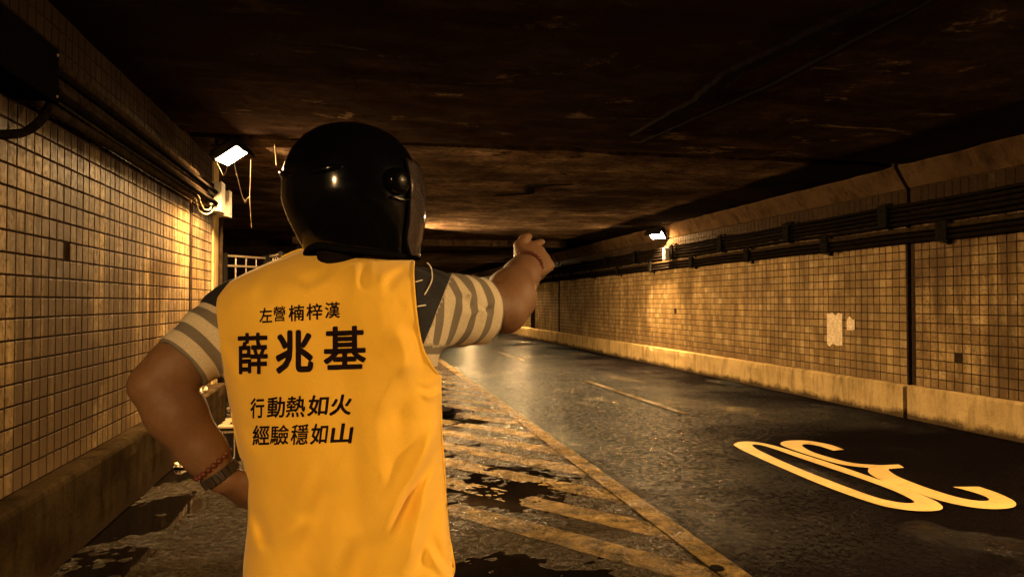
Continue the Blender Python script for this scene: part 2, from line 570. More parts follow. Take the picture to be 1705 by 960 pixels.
tag(c, 'shallow dark concrete beam across the tunnel ceiling above the pointing hand', 'beam')

# ragged dark sealant strips where the ceiling has been patched
def ragged_strip(name, pts, w, label, z=ZC - 0.016):
    bm = bmesh.new()
    L, R = [], []
    n = 60
    pts = [Vector((*p, 0)) for p in pts]
    seg = [(pts[i + 1] - pts[i]).length for i in range(len(pts) - 1)]
    tot = sum(seg)
    for i in range(n + 1):
        d = tot * i / n; k = 0
        while k < len(seg) - 1 and d > seg[k]:
            d -= seg[k]; k += 1
        p = pts[k].lerp(pts[k + 1], min(1, d / seg[k]))
        t = (pts[k + 1] - pts[k]).normalized(); s = Vector((t.y, -t.x, 0))
        e = min(1, 4 * min(i, n - i) / n + 0.15)
        a = w * e * (0.6 + 0.9 * abs(mnoise.noise(Vector((i * 0.35, w * 50, 1)))))
        b = w * e * (0.6 + 0.9 * abs(mnoise.noise(Vector((i * 0.35, w * 50, 7)))))
        zz = z
        L.append((bm.verts.new(p + s * a + Vector((0, 0, zz))), bm.verts.new(p + s * (a * 1.3 + 0.05) + Vector((0, 0, zz + 0.03)))))
        R.append((bm.verts.new(p - s * b + Vector((0, 0, zz))), bm.verts.new(p - s * (b * 1.3 + 0.05) + Vector((0, 0, zz + 0.03)))))
    for i in range(n):
        bm.faces.new((L[i][0], L[i + 1][0], R[i + 1][0], R[i][0]))
        bm.faces.new((L[i][1], L[i + 1][1], L[i + 1][0], L[i][0]))
        bm.faces.new((R[i][0], R[i + 1][0], R[i + 1][1], R[i][1]))
    o = bm_obj(name, bm, M_JOINT)
    return tag(o, label, 'ceiling crack')

ragged_strip('sealant_strip', [(2.62, 6.9), (2.72, 5.6), (2.62, 4.9), (2.85, 3.2)], 0.065, 'broad ragged black crack filler running along the ceiling at upper right')
ragged_strip('sealant_strip', [(2.82, 7.2), (2.95, 6.0), (3.06, 5.0), (3.05, 3.0)], 0.026, 'thin black crack line beside the broad ragged crack on the ceiling')
ragged_strip('sealant_strip', [(2.0, 11.2), (2.5, 10.9), (2.35, 10.2), (2.9, 9.9)], 0.05, 'short crooked black crack on the ceiling beyond the cross joint')

# ------------------------------------------------------------------ tiled walls
def tile_mesh(w, h, d=0.007):
    """front face with slanted sides, normal +X, centred, 12 triangles"""
    g, b = 0.0058, 0.0016
    a0, a1 = w / 2 - g, h / 2 - g
    V = []
    for (x, s) in ((0.0, 0.0), (d - 0.0016, 0.0), (d, b)):
        V += [(x, -a0 + s, -a1 + s), (x, a0 - s, -a1 + s), (x, a0 - s, a1 - s), (x, -a0 + s, a1 - s)]
    F = [(8, 9, 10, 11)]
    for lv in (0, 4):
        for k in range(4):
            F.append((lv + k, lv + (k + 1) % 4, lv + 4 + (k + 1) % 4, lv + 4 + k))
    return np.array(V), np.array(F)


def tiled_field(parent, x, sgn, y0, y1, z0, z1, w, h, single=None, holes=(), look=None):
    """lays tiles on the plane X=x (normal sgn*X). single=(ya,yb): columns laid tile by tile"""
    V0, F0 = tile_mesh(w, h); look = look or sgn
    if sgn < 0:
        V0 = V0 * np.array((-1, 1, 1)); F0 = F0[:, ::-1]
    cols = int((y1 - y0) / w); rows = int((z1 - z0) / h)
    me = None
    VV, FF = [], []
    nv = 0; ns = 0
    for i in range(cols):
        yc = y0 + (i + 0.5) * w
        if any(a < yc < b for a, b in holes):
            continue
        for j in range(rows):
            zc = z0 + (j + 0.5) * h
            dx = rng.normal(0, 0.0006); ry = rng.normal(0, 0.004); rz = rng.normal(0, 0.004)
            if rng.random() < 0.0008: continue       # a tile has dropped off
            if single and single[0] <= yc <= single[1] and ns < 300:
                if me is None:
                    me = bpy.data.meshes.new('tile'); me.from_pydata(V0.tolist(), [], F0.tolist()); me.update()
                    me.materials.append(TILES[look][0])
                o = bpy.data.objects.new('tile', me); COL.objects.link(o)
                o.parent = parent; o.location = (x + dx * sgn, yc, zc); o.rotation_euler = (0, ry, rz)
                ns += 1
            else:
                Vt = V0.copy()
                Vt[:, 0] += -V0[:, 1] * rz + V0[:, 2] * ry + x + dx * sgn
                Vt[:, 1] += yc; Vt[:, 2] += zc
                VV.append(Vt); FF.append(F0 + nv); nv += len(V0)
    if VV:
        o = mesh_np('tile_mass', np.concatenate(VV), np.concatenate(FF), TILES[look][1], parent)
        o['kind'] = 'stuff'


def plinth(parent, x_face, x_back, y0, y1, z, m, name='plinth'):
    """cast plinth with a chipped top edge"""
    n = max(2, int((y1 - y0) / 0.12)); prof = []
    s = 1 if x_face > x_back else -1
    zs = [0.0, z * 0.25, z * 0.5, z * 0.75, z - 0.03, z - 0.012, z, z, z]
    xs = [x_face, x_face, x_face, x_face, x_face, x_face - s * 0.006, x_face - s * 0.022, (x_face + x_back) / 2, x_back]
    V, F = [], []
    for i in range(n + 1):
        y = y0 + (y1 - y0) * i / n
        for q in range(9):
            nz = mnoise.noise(Vector((y * 2.1, q * 0.6, x_face)))
            chip = max(0, mnoise.noise(Vector((y * 5.5, x_face, 4))) - 0.25) * 0.05 if q in (4, 5, 6) else 0
            V.append((xs[q] + s * (0.010 * nz - chip if q < 7 else 0), y, max(0, zs[q] + 0.006 * nz * (q > 0) - chip * 0.7)))
    for i in range(n):
        for q in range(8):
            a = i * 9 + q
            F.append((a, a + 9, a + 10, a + 1) if s < 0 else (a, a + 1, a + 10, a + 9))
    for i, rev in ((0, False), (n, True)):
        base = i * 9
        bk = len(V); V.append((x_back, V[base][1], 0))
        f = [base + q for q in range(9)] + [bk]
        F.append(tuple(f[::-1] if rev else f))
    o = mesh_np(name, V, F, m, parent, False)
    return o


def wall_block(name, x0, x1, y0, y1, z0, z1, m, parent=None):
    bm = bmesh.new(); add_box(bm, (x0, y0, z0), (x1, y1, z1))
    return bm_obj(name, bm, m, parent)

TW_L, TH_L = 0.100, 0.108
TW_R, TH_R = 0.118, 0.108
# left wall, near run
lw = empty('tiled_wall', (XL, YOPEN, 0))
tag(lw, 'grimy tiled wall on the left ending at the dark side opening', 'wall')
def in_parent(o, p):     # keep world placement when the parent sits away from the origin
    o.location = Vector(o.location) - Vector(p.location)
    return o
lw.location = (0, 0, 0)
wall_block('backing', XL - 0.35, XL, Y0, 7.93, 0, ZC + 0.29, M_GROUT, lw)
wall_block('backing', XL - 0.35, XL, 7.97, YOPEN, 0, ZC + 0.29, M_GROUT, lw)
tiled_field(lw, XL, 1, -4.0, 7.91, ZP_L, ZC, TW_L, TH_L, (4.15, 5.45))
tiled_field(lw, XL, 1, 8.03, YOPEN - 0.30, ZP_L, ZC, TW_L, TH_L)
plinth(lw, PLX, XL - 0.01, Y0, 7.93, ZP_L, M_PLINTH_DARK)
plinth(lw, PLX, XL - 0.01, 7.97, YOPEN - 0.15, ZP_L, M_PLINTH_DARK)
wall_block('end_pier', XL - 0.36, XL + 0.02, YOPEN - 0.28, YOPEN + 0.02, 0, ZC + 0.28, M_PLINTH, lw)
bm = bmesh.new(); add_tube(bm, [(XL + 0.06, YOPEN - 0.05, 0.45), (XL + 0.06, YOPEN - 0.05, 2.55)], 0.022)
bm_obj('drain_pipe', bm, M_PIPE, lw, True)
# left wall, far run
lw2 = empty('tiled_wall')
tag(lw2, 'far tiled wall on the left beyond the side opening', 'wall')
wall_block('backing', XL - 0.35, XL, YSHUT, Y1, 0, ZC + 0.29, M_GROUT, lw2)
tiled_field(lw2, XL, 1, YSHUT + 0.02, Y1, ZP_L, ZC, 0.20, 0.216)
plinth(lw2, PLX, XL - 0.01, YSHUT, Y1, ZP_L, M_PLINTH)
# the side passage
sp = empty('passage_wall')
tag(sp, 'dark bare walls of the side passage behind the barred fence', 'wall')
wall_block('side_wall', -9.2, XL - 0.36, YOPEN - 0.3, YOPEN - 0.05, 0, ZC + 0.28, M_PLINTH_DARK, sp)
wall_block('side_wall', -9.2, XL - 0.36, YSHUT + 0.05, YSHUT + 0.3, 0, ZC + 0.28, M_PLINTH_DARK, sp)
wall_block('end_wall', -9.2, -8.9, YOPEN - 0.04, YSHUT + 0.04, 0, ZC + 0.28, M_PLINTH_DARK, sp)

# right wall
rw = empty('tiled_wall')
tag(rw, 'long pale tiled wall on the right with dark cables along it', 'wall')
cuts = [Y0] + JOINTS + [Y1]
ZT_R = ZP_R + 22 * TH_R + 0.01
for a, b in zip(cuts[:-1], cuts[1:]):
    a2, b2 = a + 0.03, b - 0.03
    wall_block('backing', XR, XR + 0.4, a2, b2, 0, ZC + 0.29, M_GROUT, rw)
    ya = max(a2, -1.0) + 0.02
    if b2 > -1:
        tiled_field(rw, XR, -1, ya, b2 - 0.005, ZP_R, ZT_R, TW_R, TH_R, (6.15, 7.82) if a < 7 < b else None,
                    holes=((27.6, 28.3), (31.0, 31.6)) if a < 28 < b else (), look=-2 if b < 9 else -1)
    plinth(rw, PRX, XR + 0.01, a + 0.035, b - 0.035, ZP_R, M_PLINTH)
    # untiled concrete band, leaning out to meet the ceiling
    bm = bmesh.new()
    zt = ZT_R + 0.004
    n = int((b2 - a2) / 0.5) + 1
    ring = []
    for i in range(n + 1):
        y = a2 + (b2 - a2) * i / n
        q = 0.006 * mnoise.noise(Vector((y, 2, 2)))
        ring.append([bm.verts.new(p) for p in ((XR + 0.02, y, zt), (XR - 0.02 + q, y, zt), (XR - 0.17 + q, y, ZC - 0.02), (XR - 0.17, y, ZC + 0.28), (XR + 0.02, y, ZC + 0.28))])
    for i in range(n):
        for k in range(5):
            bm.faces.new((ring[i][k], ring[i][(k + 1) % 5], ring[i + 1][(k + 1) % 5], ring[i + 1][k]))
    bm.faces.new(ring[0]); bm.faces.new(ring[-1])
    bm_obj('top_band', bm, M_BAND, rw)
wall_block('joint_filler', XR + 0.06, XR + 0.42, Y0, Y1, 0.01, ZC + 0.27, M_JOINT, rw)
for (a, b) in ((27.6, 28.3), (31.0, 31.6)):
    wall_block('niche_door', XR - 0.01, XR + 0.03, a + 0.03, b - 0.03, ZP_R, 2.1, M_IRON, rw)
# pale rubbed patch where a poster was torn away
def poster():
    bm = bmesh.new()
    def quad(y0, y1, z0, z1):
        n = 10
        top, bot = [], []
        for i in range(n + 1):
            y = y0 + (y1 - y0) * i / n
            top.append(bm.verts.new((XR - 0.0165, y, z1 + 0.05 * mnoise.noise(Vector((y * 13, 1, 1))))))
            bot.append(bm.verts.new((XR - 0.0165, y, z0 + 0.06 * mnoise.noise(Vector((y * 11, 5, 1))))))
        for i in range(n):
            bm.faces.new((bot[i], bot[i + 1], top[i + 1], top[i]))
    quad(9.12, 9.46, 0.80, 1.24); quad(8.86, 9.02, 1.02, 1.18)
    r = bmesh.ops.extrude_face_region(bm, geom=bm.faces[:])
    bmesh.ops.translate(bm, vec=(0.002, 0, 0), verts=[e for e in r['geom'] if isinstance(e, bmesh.types.BMVert)])
    return bm
k = M('torn_paper')
k.base(k.ramp(k.noise(25, 6, 0.7), [(0.35, (0.40, 0.30, 0.18)), (0.65, (0.72, 0.60, 0.42))])); k.set(Roughness=0.8)
M_PAPER = k.m
o = bm_obj('poster_scrap', poster(), M_PAPER); tag(o, 'pale torn remains of a poster on the right tiled wall', 'poster')

# ------------------------------------------------------------------ road markings (sheets 4 mm above the road)
def sheet_poly(name, polys, z, m, label=None, cat='road marking', jag=0.0):
    bm = bmesh.new()
    for pl in polys:
        vs = []
        n = len(pl)
        for i in range(n):
            a, b = Vector((*pl[i], 0)), Vector((*pl[(i + 1) % n], 0))
            m_ = max(1, int((b - a).length / 0.06)) if jag else 1
            for q in range(m_):
                p = a.lerp(b, q / m_)
                if jag:
                    p += Vector((mnoise.noise(p * 14), mnoise.noise(p * 14 + Vector((9, 9, 9))), 0)) * jag
                vs.append(bm.verts.new((p.x, p.y, z)))
        bm.faces.new(vs)
    bmesh.ops.triangulate(bm, faces=bm.faces[:])
    o = bm_obj(name, bm, m)
    for p in o.data.polygons:
        if p.normal.z < 0:
            o.data.flip_normals(); break
    if label: tag(o, label, cat)
    return o

sheet_poly('edge_line', [[(1.815, -6), (1.965, -6), (1.965, 40), (1.815, 40)]], 0.004, M_PAINT_OLD,
           'long worn yellowish edge line between the hatched shoulder and the traffic lane', jag=0.006)
# hatched area: bands running towards the camera as they go right
slope = -1.32
k_ = 0
ORD = ['first', 'second', 'third', 'fourth', 'fifth', 'sixth', 'seventh', 'eighth', 'ninth', 'tenth', 'eleventh', 'twelfth', 'thirteenth', 'fourteenth', 'fifteenth', 'sixteenth']
for yj in np.arange(3.26, 14, 0.83):
    w = 0.40
    x0, x1 = -0.40, 1.813
    V, F = [], []
    na, nb = 110, 14
    for a_ in range(na + 1):
        x = x0 + (x1 - x0) * a_ / na
        for b_ in range(nb + 1):
            e_ = 0.010 * mnoise.noise(Vector((x * 9, yj + b_ // 7, 0))) if b_ in (0, nb) else 0
            V.append((x, yj + slope * (x - x1) + w * b_ / nb + e_))
    V = np.array(V); V = np.c_[V, rough_height(V[:, 0], V[:, 1]) + 0.0022]
    for a_ in range(na):
        for b_ in range(nb):
            p_ = a_ * (nb + 1) + b_; F.append((p_, p_ + nb + 1, p_ + nb + 2, p_ + 1))
    o = mesh_np('hatch_stripe', V, F, M_PAINT_OLD if k_ % 3 else M_PAINT_FAINT)
    tag(o, f'worn diagonal hatch stripe, {ORD[k_]} one counted up from the near right corner of the hatching', 'road marking')
    o['group'] = 'diagonal hatch stripes on the shoulder'
    k_ += 1
for (ya, yb, lab) in ((8.7, 12.7, 'worn white lane dash nearest the painted number'), (17.3, 21.5, 'second worn lane dash further down the road'),
                      (26.0, 30.0, 'faint lane dash far down the road below the raised arm')):
    x = 4.0 if ya < 10 else 3.85
    sheet_poly('lane_dash', [[(x - 0.05, ya), (x + 0.05, ya), (x + 0.0, yb), (x - 0.1, yb)]], 0.004, M_PAINT_FAINT, lab, jag=0.006)

def stroke(center, w_of, n=80):
    """thick painted stroke along a centre line given in the ground plane"""
    L, R = [], []
    for i in range(n + 1):
        t = i / n
        p = Vector(center(t)); q = Vector(center(min(1, t + 0.004))) - Vector(center(max(0, t - 0.004)))
        s = Vector((q.y, -q.x)).normalized()
        wx, wy = w_of
        h = Vector((s.x * wx, s.y * wy))
        L.append(p + h); R.append(p - h)
    return L, R

def strip_bm(bm, L, R, z, close=False):
    a = [bm.verts.new((p.x, p.y, z)) for p in L]; b = [bm.verts.new((p.x, p.y, z)) for p in R]
    n = len(a)
    for i in range(n - 1 + (1 if close else 0)):
        j = (i + 1) % n
        bm.faces.new((a[i], a[j], b[j], b[i]))

GP = lambda px, py: (lambda d: tuple((C0 + d * (-(CAM_H) / d[2]))[:2]))(CF + CR * ((px - 852.5) / FPX) - CU * ((py - 480.0) / FPX))
def spline(pts):
    pts = [Vector(p) for p in pts]
    def f(t):
        u = t * (len(pts) - 1); i = min(int(u), len(pts) - 2); u -= i
        p0, p1, p2, p3 = pts[max(i - 1, 0)], pts[i], pts[i + 1], pts[min(i + 2, len(pts) - 1)]
        return 0.5 * ((2 * p1) + (p2 - p0) * u + (2 * p0 - 5 * p1 + 4 * p2 - p3) * u * u + (3 * p1 - p0 - 3 * p2 + p3) * u ** 3)
    return f
num = empty('speed_number', (4.0, 5.4, 0)); num.location = (0, 0, 0)
tag(num, 'elongated yellowish number 30 painted on the road at lower right', 'road marking')
def outline_digit(pix, name):
    bm = bmesh.new()
    for loop_o, loop_i in pix:
        pass
    return bm
def digit_from_strip(outer, inner, closed, n=110):
    bm = bmesh.new()
    if closed:
        outer = outer + [outer[0]]; inner = inner + [inner[0]]
    fo, fi = spline([GP(*p) for p in outer]), spline([GP(*p) for p in inner])
    ts = [i / n for i in range(n + (0 if closed else 1))]
    strip_bm(bm, [fo(t) for t in ts], [fi(t) for t in ts], 0.005, closed)
    return bm
# zero: outer and inner outlines of the ring
def cp(x, y): return (1180 + x / 2.4, 560 + y / 2.4)
zero_o = [cp(*p) for p in ((98, 433), (140, 458), (300, 530), (480, 605), (660, 668), (770, 692), (860, 699), (925, 694), (930, 675), (870, 642), (700, 580), (520, 518), (360, 467), (250, 434), (170, 421), (118, 423))]
zero_i = [cp(*p) for p in ((172, 434), (200, 455), (330, 515), (500, 583), (650, 638), (730, 659), (790, 667), (822, 664), (806, 650), (750, 622), (640, 580), (500, 532), (370, 488), (280, 456), (215, 436), (185, 432))]
bm_obj('digit', digit_from_strip(zero_o, zero_i, True), M_PAINT_NEW, num)
three_o = [cp(*p) for p in ((541, 453), (480, 432), (390, 417), (310, 418), (288, 432), (340, 454), (430, 484), (530, 512), (640, 526))]
three_i = [cp(*p) for p in ((498, 457), (450, 441), (405, 432), (378, 432), (376, 440), (415, 462), (490, 486), (580, 507), (690, 515))]
three2_o = [cp(*p) for p in ((640, 527), (640, 545), (690, 575), (800, 615), (920, 655), (1030, 680), (1120, 690), (1195, 688), (1228, 676), (1215, 655), (1150, 625), (1080, 601))]
three2_i = [cp(*p) for p in ((720, 530), (722, 538), (760, 562), (850, 598), (960, 634), (1035, 652), (1085, 658), (1115, 657), (1120, 650), (1095, 636), (1035, 617), (975, 602))]
stub = [cp(*p) for p in ((640, 527), (690, 515), (760, 512), (781, 525), (720, 530))]
bm = digit_from_strip(three_o, three_i, False)
b2 = digit_from_strip(three2_o, three2_i, False)
me_t = bpy.data.meshes.new('t'); b2.to_mesh(me_t); b2.free(); bm.from_mesh(me_t); bpy.data.meshes.remove(me_t)
bm.faces.new([bm.verts.new((*GP(*p), 0.005)) for p in stub])
bm_obj('digit', bm, M_PAINT_NEW, num)
for o in num.children:
    if sum(p.normal.z for p in o.data.polygons) < 0: o.data.flip_normals()

# small round drain hole on the edge line
gx, gy = GP(1193, 947)
bm = bmesh.new(); bmesh.ops.create_cone(bm, cap_ends=True, segments=20, radius1=0.042, radius2=0.036, depth=0.008, matrix=Matrix.Translation((gx, gy, 0.008)))
tag(bm_obj('road_stud', bm, M_IRON), 'small black round stud set in the edge line', 'road stud')

# drain slab with slots beside the end of the left plinth
gx, gy = GP(392, 706)
ds = empty('drain_cover', (gx, gy, 0)); tag(ds, 'slotted concrete drain cover at the end of the left plinth', 'drain cover')
bm = bmesh.new(); add_box(bm, (-0.42, -0.30, 0), (0.42, 0.30, 0.03), 0.008); bm_obj('slab', bm, M_SLAB, ds)
for j in range(2):
    for i in range(5):
        bm = bmesh.new(); add_box(bm, (-0.32 + i * 0.14, -0.17 + j * 0.2, 0.024), (-0.27 + i * 0.14, -0.02 + j * 0.2, 0.0325)); bm_obj('slot', bm, M_JOINT, ds)

# ------------------------------------------------------------------ cables and brackets
def cable(x, z, r, y0, y1, sag, m, label, group, seed=0):
    bm = bmesh.new(); pts = []
    n = int((y1 - y0) / 0.54)
    for i in range(n + 1):
        y = y0 + (y1 - y0) * i / n
        ph = ((y - 8.15) / 2.15) % 1.0
        pts.append((x + 0.006 * mnoise.noise(Vector((y * 0.8, seed, 0))), y, z - sag * 4 * ph * (1 - ph) + 0.008 * mnoise.noise(Vector((y * 0.5, seed, 5)))))
    add_tube(bm, pts, r, 8)
    o = bm_obj('cable', bm, m, None, True)
    return tag(o, label, 'cable', group)
zz = 2.585
for i, r in enumerate((0.020, 0.024, 0.020, 0.026, 0.022)):
    cable(XR - 0.07, zz, r, -4, 60, 0.012, M_CABLE, f'dark cable of the upper run on the right wall, {ORD[i]} from the top', 'upper cables on the right wall', i)
    zz -= 2 * r + 0.012
zz = 2.275
for i, r in enumerate((0.030, 0.026, 0.030)):
    cable(XR - 0.075, zz, r, -4, 60, 0.012, M_CABLE if i else M_PIPE, f'thick dark cable of the lower run on the right wall, {ORD[i]} from the top', 'lower cables on the right wall', 10 + i)
    zz -= 2 * r + 0.008
def bracket(zlo, zhi, y, label, group):
    e = empty('cable_bracket', (XR, y, zlo)); tag(e, label, 'bracket', group)
    bm = bmesh.new(); h = zhi - zlo
    add_box(bm, (-0.03, -0.03, -0.03), (-0.012, 0.03, h + 0.03), 0.004); bm_obj('plate', bm, M_IRON, e)
    bm = bmesh.new(); add_box(bm, (-0.15, -0.07, 0.0), (-0.115, 0.07, h), 0.006)
    add_box(bm, (-0.115, -0.035, -0.012), (-0.012, 0.035, -0.002)); add_box(bm, (-0.115, -0.035, h + 0.002), (-0.012, 0.035, h + 0.012))
    bm_obj('clamp', bm, M_IRON, e)
    for s in (0.25, 0.75):
        bm = bmesh.new(); bmesh.ops.create_uvsphere(bm, u_segments=8, v_segments=6, radius=0.014, matrix=Matrix.Translation((-0.152, 0, h * s))); bm_obj('bolt', bm, M_IRON, e)
    return e
bu = bracket(2.335, 2.62, 8.15, 'dark iron clamp on the upper cables, first one beyond the dark wall joint', 'clamps of the upper right cables')
bl = bracket(2.085, 2.315, 9.35, 'dark iron clamp on the lower cables, first one beyond the dark wall joint', 'clamps of the lower right cables')
for i in range(1, 14):
    c = copy_tree(bu); c.location = (XR, 8.15 + 2.15 * i, 2.335); c['label'] = f'dark iron clamp on the upper cables, {ORD[i]} one beyond the dark wall joint'
    c = copy_tree(bl); c.location = (XR, 9.35 + 2.15 * i, 2.085); c['label'] = f'dark iron clamp on the lower cables, {ORD[i]} one beyond the dark wall joint'
c = copy_tree(bl); c.location = (XR, 7.2, 2.085); c['label'] = 'dark iron clamp on the lower cables, on the near side of the dark wall joint'

# left conduits
zz = 2.70
for i, r in enumerate((0.032, 0.022, 0.030, 0.026, 0.032)):
    bm = bmesh.new()
    pts = [(XL + 0.055 + (0.05 if i in (1, 3) else 0.0), y, zz + 0.006 * mnoise.noise(Vector((y, i, 0)))) for y in np.linspace(-6, 8.72, 28)]
    add_tube(bm, pts, r, 10)
    tag(bm_obj('conduit', bm, M_PIPE if i in (0, 2, 4) else M_CABLE, None, True), f'dusty conduit along the top of the left tiled wall, {ORD[i]} from the top', 'conduit', 'conduits on the left wall')
    zz -= 2 * r + 0.010
def box_thing(name, loc, size, m, label, cat, lid=True, bev=0.01):
    e = empty(name, loc); tag(e, label, cat)
    sx, sy, sz = size
    bm = bmesh.new(); add_box(bm, (-sx / 2, -sy / 2, 0), (sx / 2, sy / 2, sz), bev); bm_obj('body', bm, m, e)
    if lid:
        bm = bmesh.new(); add_box(bm, (sx / 2 + 0.001, -sy / 2 - 0.006, -0.006), (sx / 2 + 0.02, sy / 2 + 0.006, sz + 0.006), 0.005); bm_obj('lid', bm, m, e)
        for (yy, zq) in ((-1, .1), (1, .1), (-1, .9), (1, .9)):
            bm = bmesh.new(); bmesh.ops.create_uvsphere(bm, u_segments=8, v_segments=6, radius=0.007, matrix=Matrix.Translation((sx / 2 + 0.021, yy * (sy / 2 - 0.02), sz * zq))); bm_obj('screw', bm, M_GALV, e)
    return e
box_thing('junction_box', (XL + 0.075, 8.86, 2.42), (0.13, 0.22, 0.33), M_BOX, 'dusty junction box where the left conduits end', 'junction box')
box_thing('junction_box', (XL + 0.10, 9.16, 2.40), (0.14, 0.16, 0.30), M_BOX, 'clean pale switch box at the end of the left wall', 'junction box')
M_SOOT = simple('sooty_black_paint', (0.003, 0.0026, 0.0026), 0.9)
box_thing('cable_cabinet', (XL + 0.09, 3.45, 2.40), (0.18, 1.25, 0.26), M_SOOT, 'black cabinet above the cables at the upper left', 'cabinet', True, 0.02)
# slack cable hanging under the cabinet
def curve_tube(name, pts, r, m, label=None, cat=None, group=None, parent=None, n=36):
    f = spline(pts); bm = bmesh.new()
    add_tube(bm, [f(i / n) for i in range(n + 1)], r, 8)
    o = bm_obj(name, bm, m, parent, True)
    if label: tag(o, label, cat, group)
    return o
def wp(px, py, X):   # a point on the plane X seen at a photo point
    d = CF + CR * ((px - 852.5) / FPX) - CU * ((py - 480.0) / FPX)
    return tuple(C0 + d * (X / d[0]))
curve_tube('slack_cable', [wp(95, 150, XL + 0.16), wp(84, 172, XL + 0.16), wp(68, 200, XL + 0.17), wp(40, 220, XL + 0.17), wp(0, 224, XL + 0.17), wp(-40, 222, XL + 0.17)], 0.021, M_CABLE,
           'thick black cable looping down from the cabinet at upper left', 'cable')
for i, pts in enumerate(([(330, 325), (338, 345), (345, 350), (352, 345)], [(325, 330), (333, 352), (347, 356), (358, 346)])):
    curve_tube('loose_wire', [wp(a, b, XL + 0.13 + 0.01 * i) for a, b in pts], 0.006, M_WEB, ('upper thin dusty wire hooked under the two boxes', 'lower, wider loop of dusty wire under the two boxes')[i], 'wire', 'loose wires under the boxes')

# ------------------------------------------------------------------ flood lamps
def make_lamp(side, tilt, turn, label, group, hood=0.08):
    """side +1: on the left wall, facing right. The lamp's lens looks along local -Z before tilting"""
    e = empty('flood_lamp'); tag(e, label, 'lamp', group)
    R = Matrix.Rotation(turn, 4, 'Z') @ Matrix.Rotation(-side * tilt, 4, 'Y')
    bm = bmesh.new()
    vs = add_box(bm, (-0.15, -0.19, 0.015), (0.15, 0.19, 0.085), 0.012)
    bmesh.ops.transform(bm, matrix=R, verts=bm.verts[:])
    h = bm_obj('housing', bm, M_IRON, e)
    for k_ in range(6):
        bm = bmesh.new(); add_box(bm, (-0.13, -0.15 + k_ * 0.06 - 0.004, 0.086), (0.13, -0.15 + k_ * 0.06 + 0.004, 0.115)); bmesh.ops.transform(bm, matrix=R, verts=bm.verts[:])
        bm_obj('fin', bm, M_IRON, h)
    bm = bmesh.new()
    for (a, b) in (((-0.15, -0.19, 0.0), (0.15, -0.165, 0.014)), ((-0.15, 0.165, 0.0), (0.15, 0.19, 0.014)), ((-0.15, -0.164, 0.0), (-0.125, 0.164, 0.014)), ((0.125, -0.164, 0.0), (0.15, 0.164, 0.014))):
        add_box(bm, a, b)
    bmesh.ops.transform(bm, matrix=R, verts=bm.verts[:]); bm_obj('bezel', bm, M_IRON, e)
    bm = bmesh.new(); add_box(bm, (-0.124, -0.163, 0.005), (0.124, 0.163, 0.013)); bmesh.ops.transform(bm, matrix=R, verts=bm.verts[:])
    bm_obj('lens', bm, M_LENS, e)
    # hood along the raised edge, keeps the light off the ceiling
    bm = bmesh.new(); hx = side * 0.156
    add_box(bm, (hx - 0.004, -0.20, -hood), (hx + 0.004, 0.20, 0.03)); bmesh.ops.transform(bm, matrix=R, verts=bm.verts[:]); bm_obj('hood', bm, M_IRON, e)
    # U bracket and arm back to the wall
    bm = bmesh.new()
    for s in (-1, 1):
        add_tube(bm, [R @ Vector((0, s * 0.205, 0.05)), R @ Vector((0, s * 0.205, 0.05)) + Vector((-side * 0.10, 0, 0.03))], 0.012, 6)
    a0 = R @ Vector((0, -0.205, 0.05)) + Vector((-side * 0.10, 0, 0.03)); a1 = R @ Vector((0, 0.205, 0.05)) + Vector((-side * 0.10, 0, 0.03))
    add_tube(bm, [a0, a1], 0.012, 6)
    mid = (a0 + a1) / 2
    bm_obj('yoke', bm, M_IRON, e)
    bm = bmesh.new()
    if side > 0: add_tube(bm, [mid, mid + Vector((-0.03, 0, 0.05)), mid + Vector((-0.03, 0, 0.34))], 0.016, 8)
    else: add_tube(bm, [mid, Vector((0.20, mid.y, mid.z - 0.02)), Vector((0.25, mid.y, mid.z - 0.12))], 0.018, 8)
    bm_obj('arm', bm, M_IRON, e)
    return e
L1 = make_lamp(1, math.radians(33), math.radians(-12), 'bright flood lamp under the ceiling at the end of the left wall', 'lamps along the left side', 0.07)
L1.location = (-1.30, 8.0, 2.90)
for y, lab in ((32.0, 'farthest flood lamp on the left side of the tunnel'),):
    c = copy_tree(L1); c.location = (-1.36, y, 2.90); c['label'] = lab
LM = make_lamp(1, math.radians(54), math.radians(-50), 'ceiling flood lamp hidden behind the black helmet', 'lamps along the left side', 0.02)
LM.location = (1.0, 16.6, 2.68)
LB = make_lamp(1, math.radians(32), math.radians(36), 'added left flood lamp behind the camera turned to light the vest', 'lamps along the left side', 0.10)  # lamp row continued out of view, added to light the vest's back
LB.location = (-1.36, -4.75, 2.90)
R1 = make_lamp(-1, math.radians(35), math.radians(38), 'lit flood lamp above the cables on the right wall', 'lamps along the right side', 0.12)
R1.location = (6.30, 15.1, 2.86)
RN = make_lamp(-1, math.radians(38), math.radians(-40), 'added right flood lamp, out of view, lighting the road number', 'lamps along the right side', 0.12)  # unseen lamp added to the row, turned to brighten the number
RN.location = (6.30, 0.9, 2.86)
for y, lab in ((29.3, 'right flood lamp hidden behind the raised forearm'), (43.5, 'tiny far lit lamp just above the striped sleeve')):
    c = copy_tree(R1); c.location = (6.30, y, 2.86); c['label'] = lab
for y in (0.9, 15.1, 29.3, 43.5):
    box_thing('lamp_ballast', (XR - 0.17, y - 0.32, 2.30), (0.10, 0.16, 0.26), M_BOX if y == 15.1 else M_IRON,
              {15.1: 'ballast box over the cables below the lit right lamp', 0.9: 'ballast box below the nearest right lamp outside the picture', 29.3: 'ballast box on the wall behind the raised forearm', 43.5: 'ballast box on the wall far down the tunnel'}[y], 'ballast box', False)

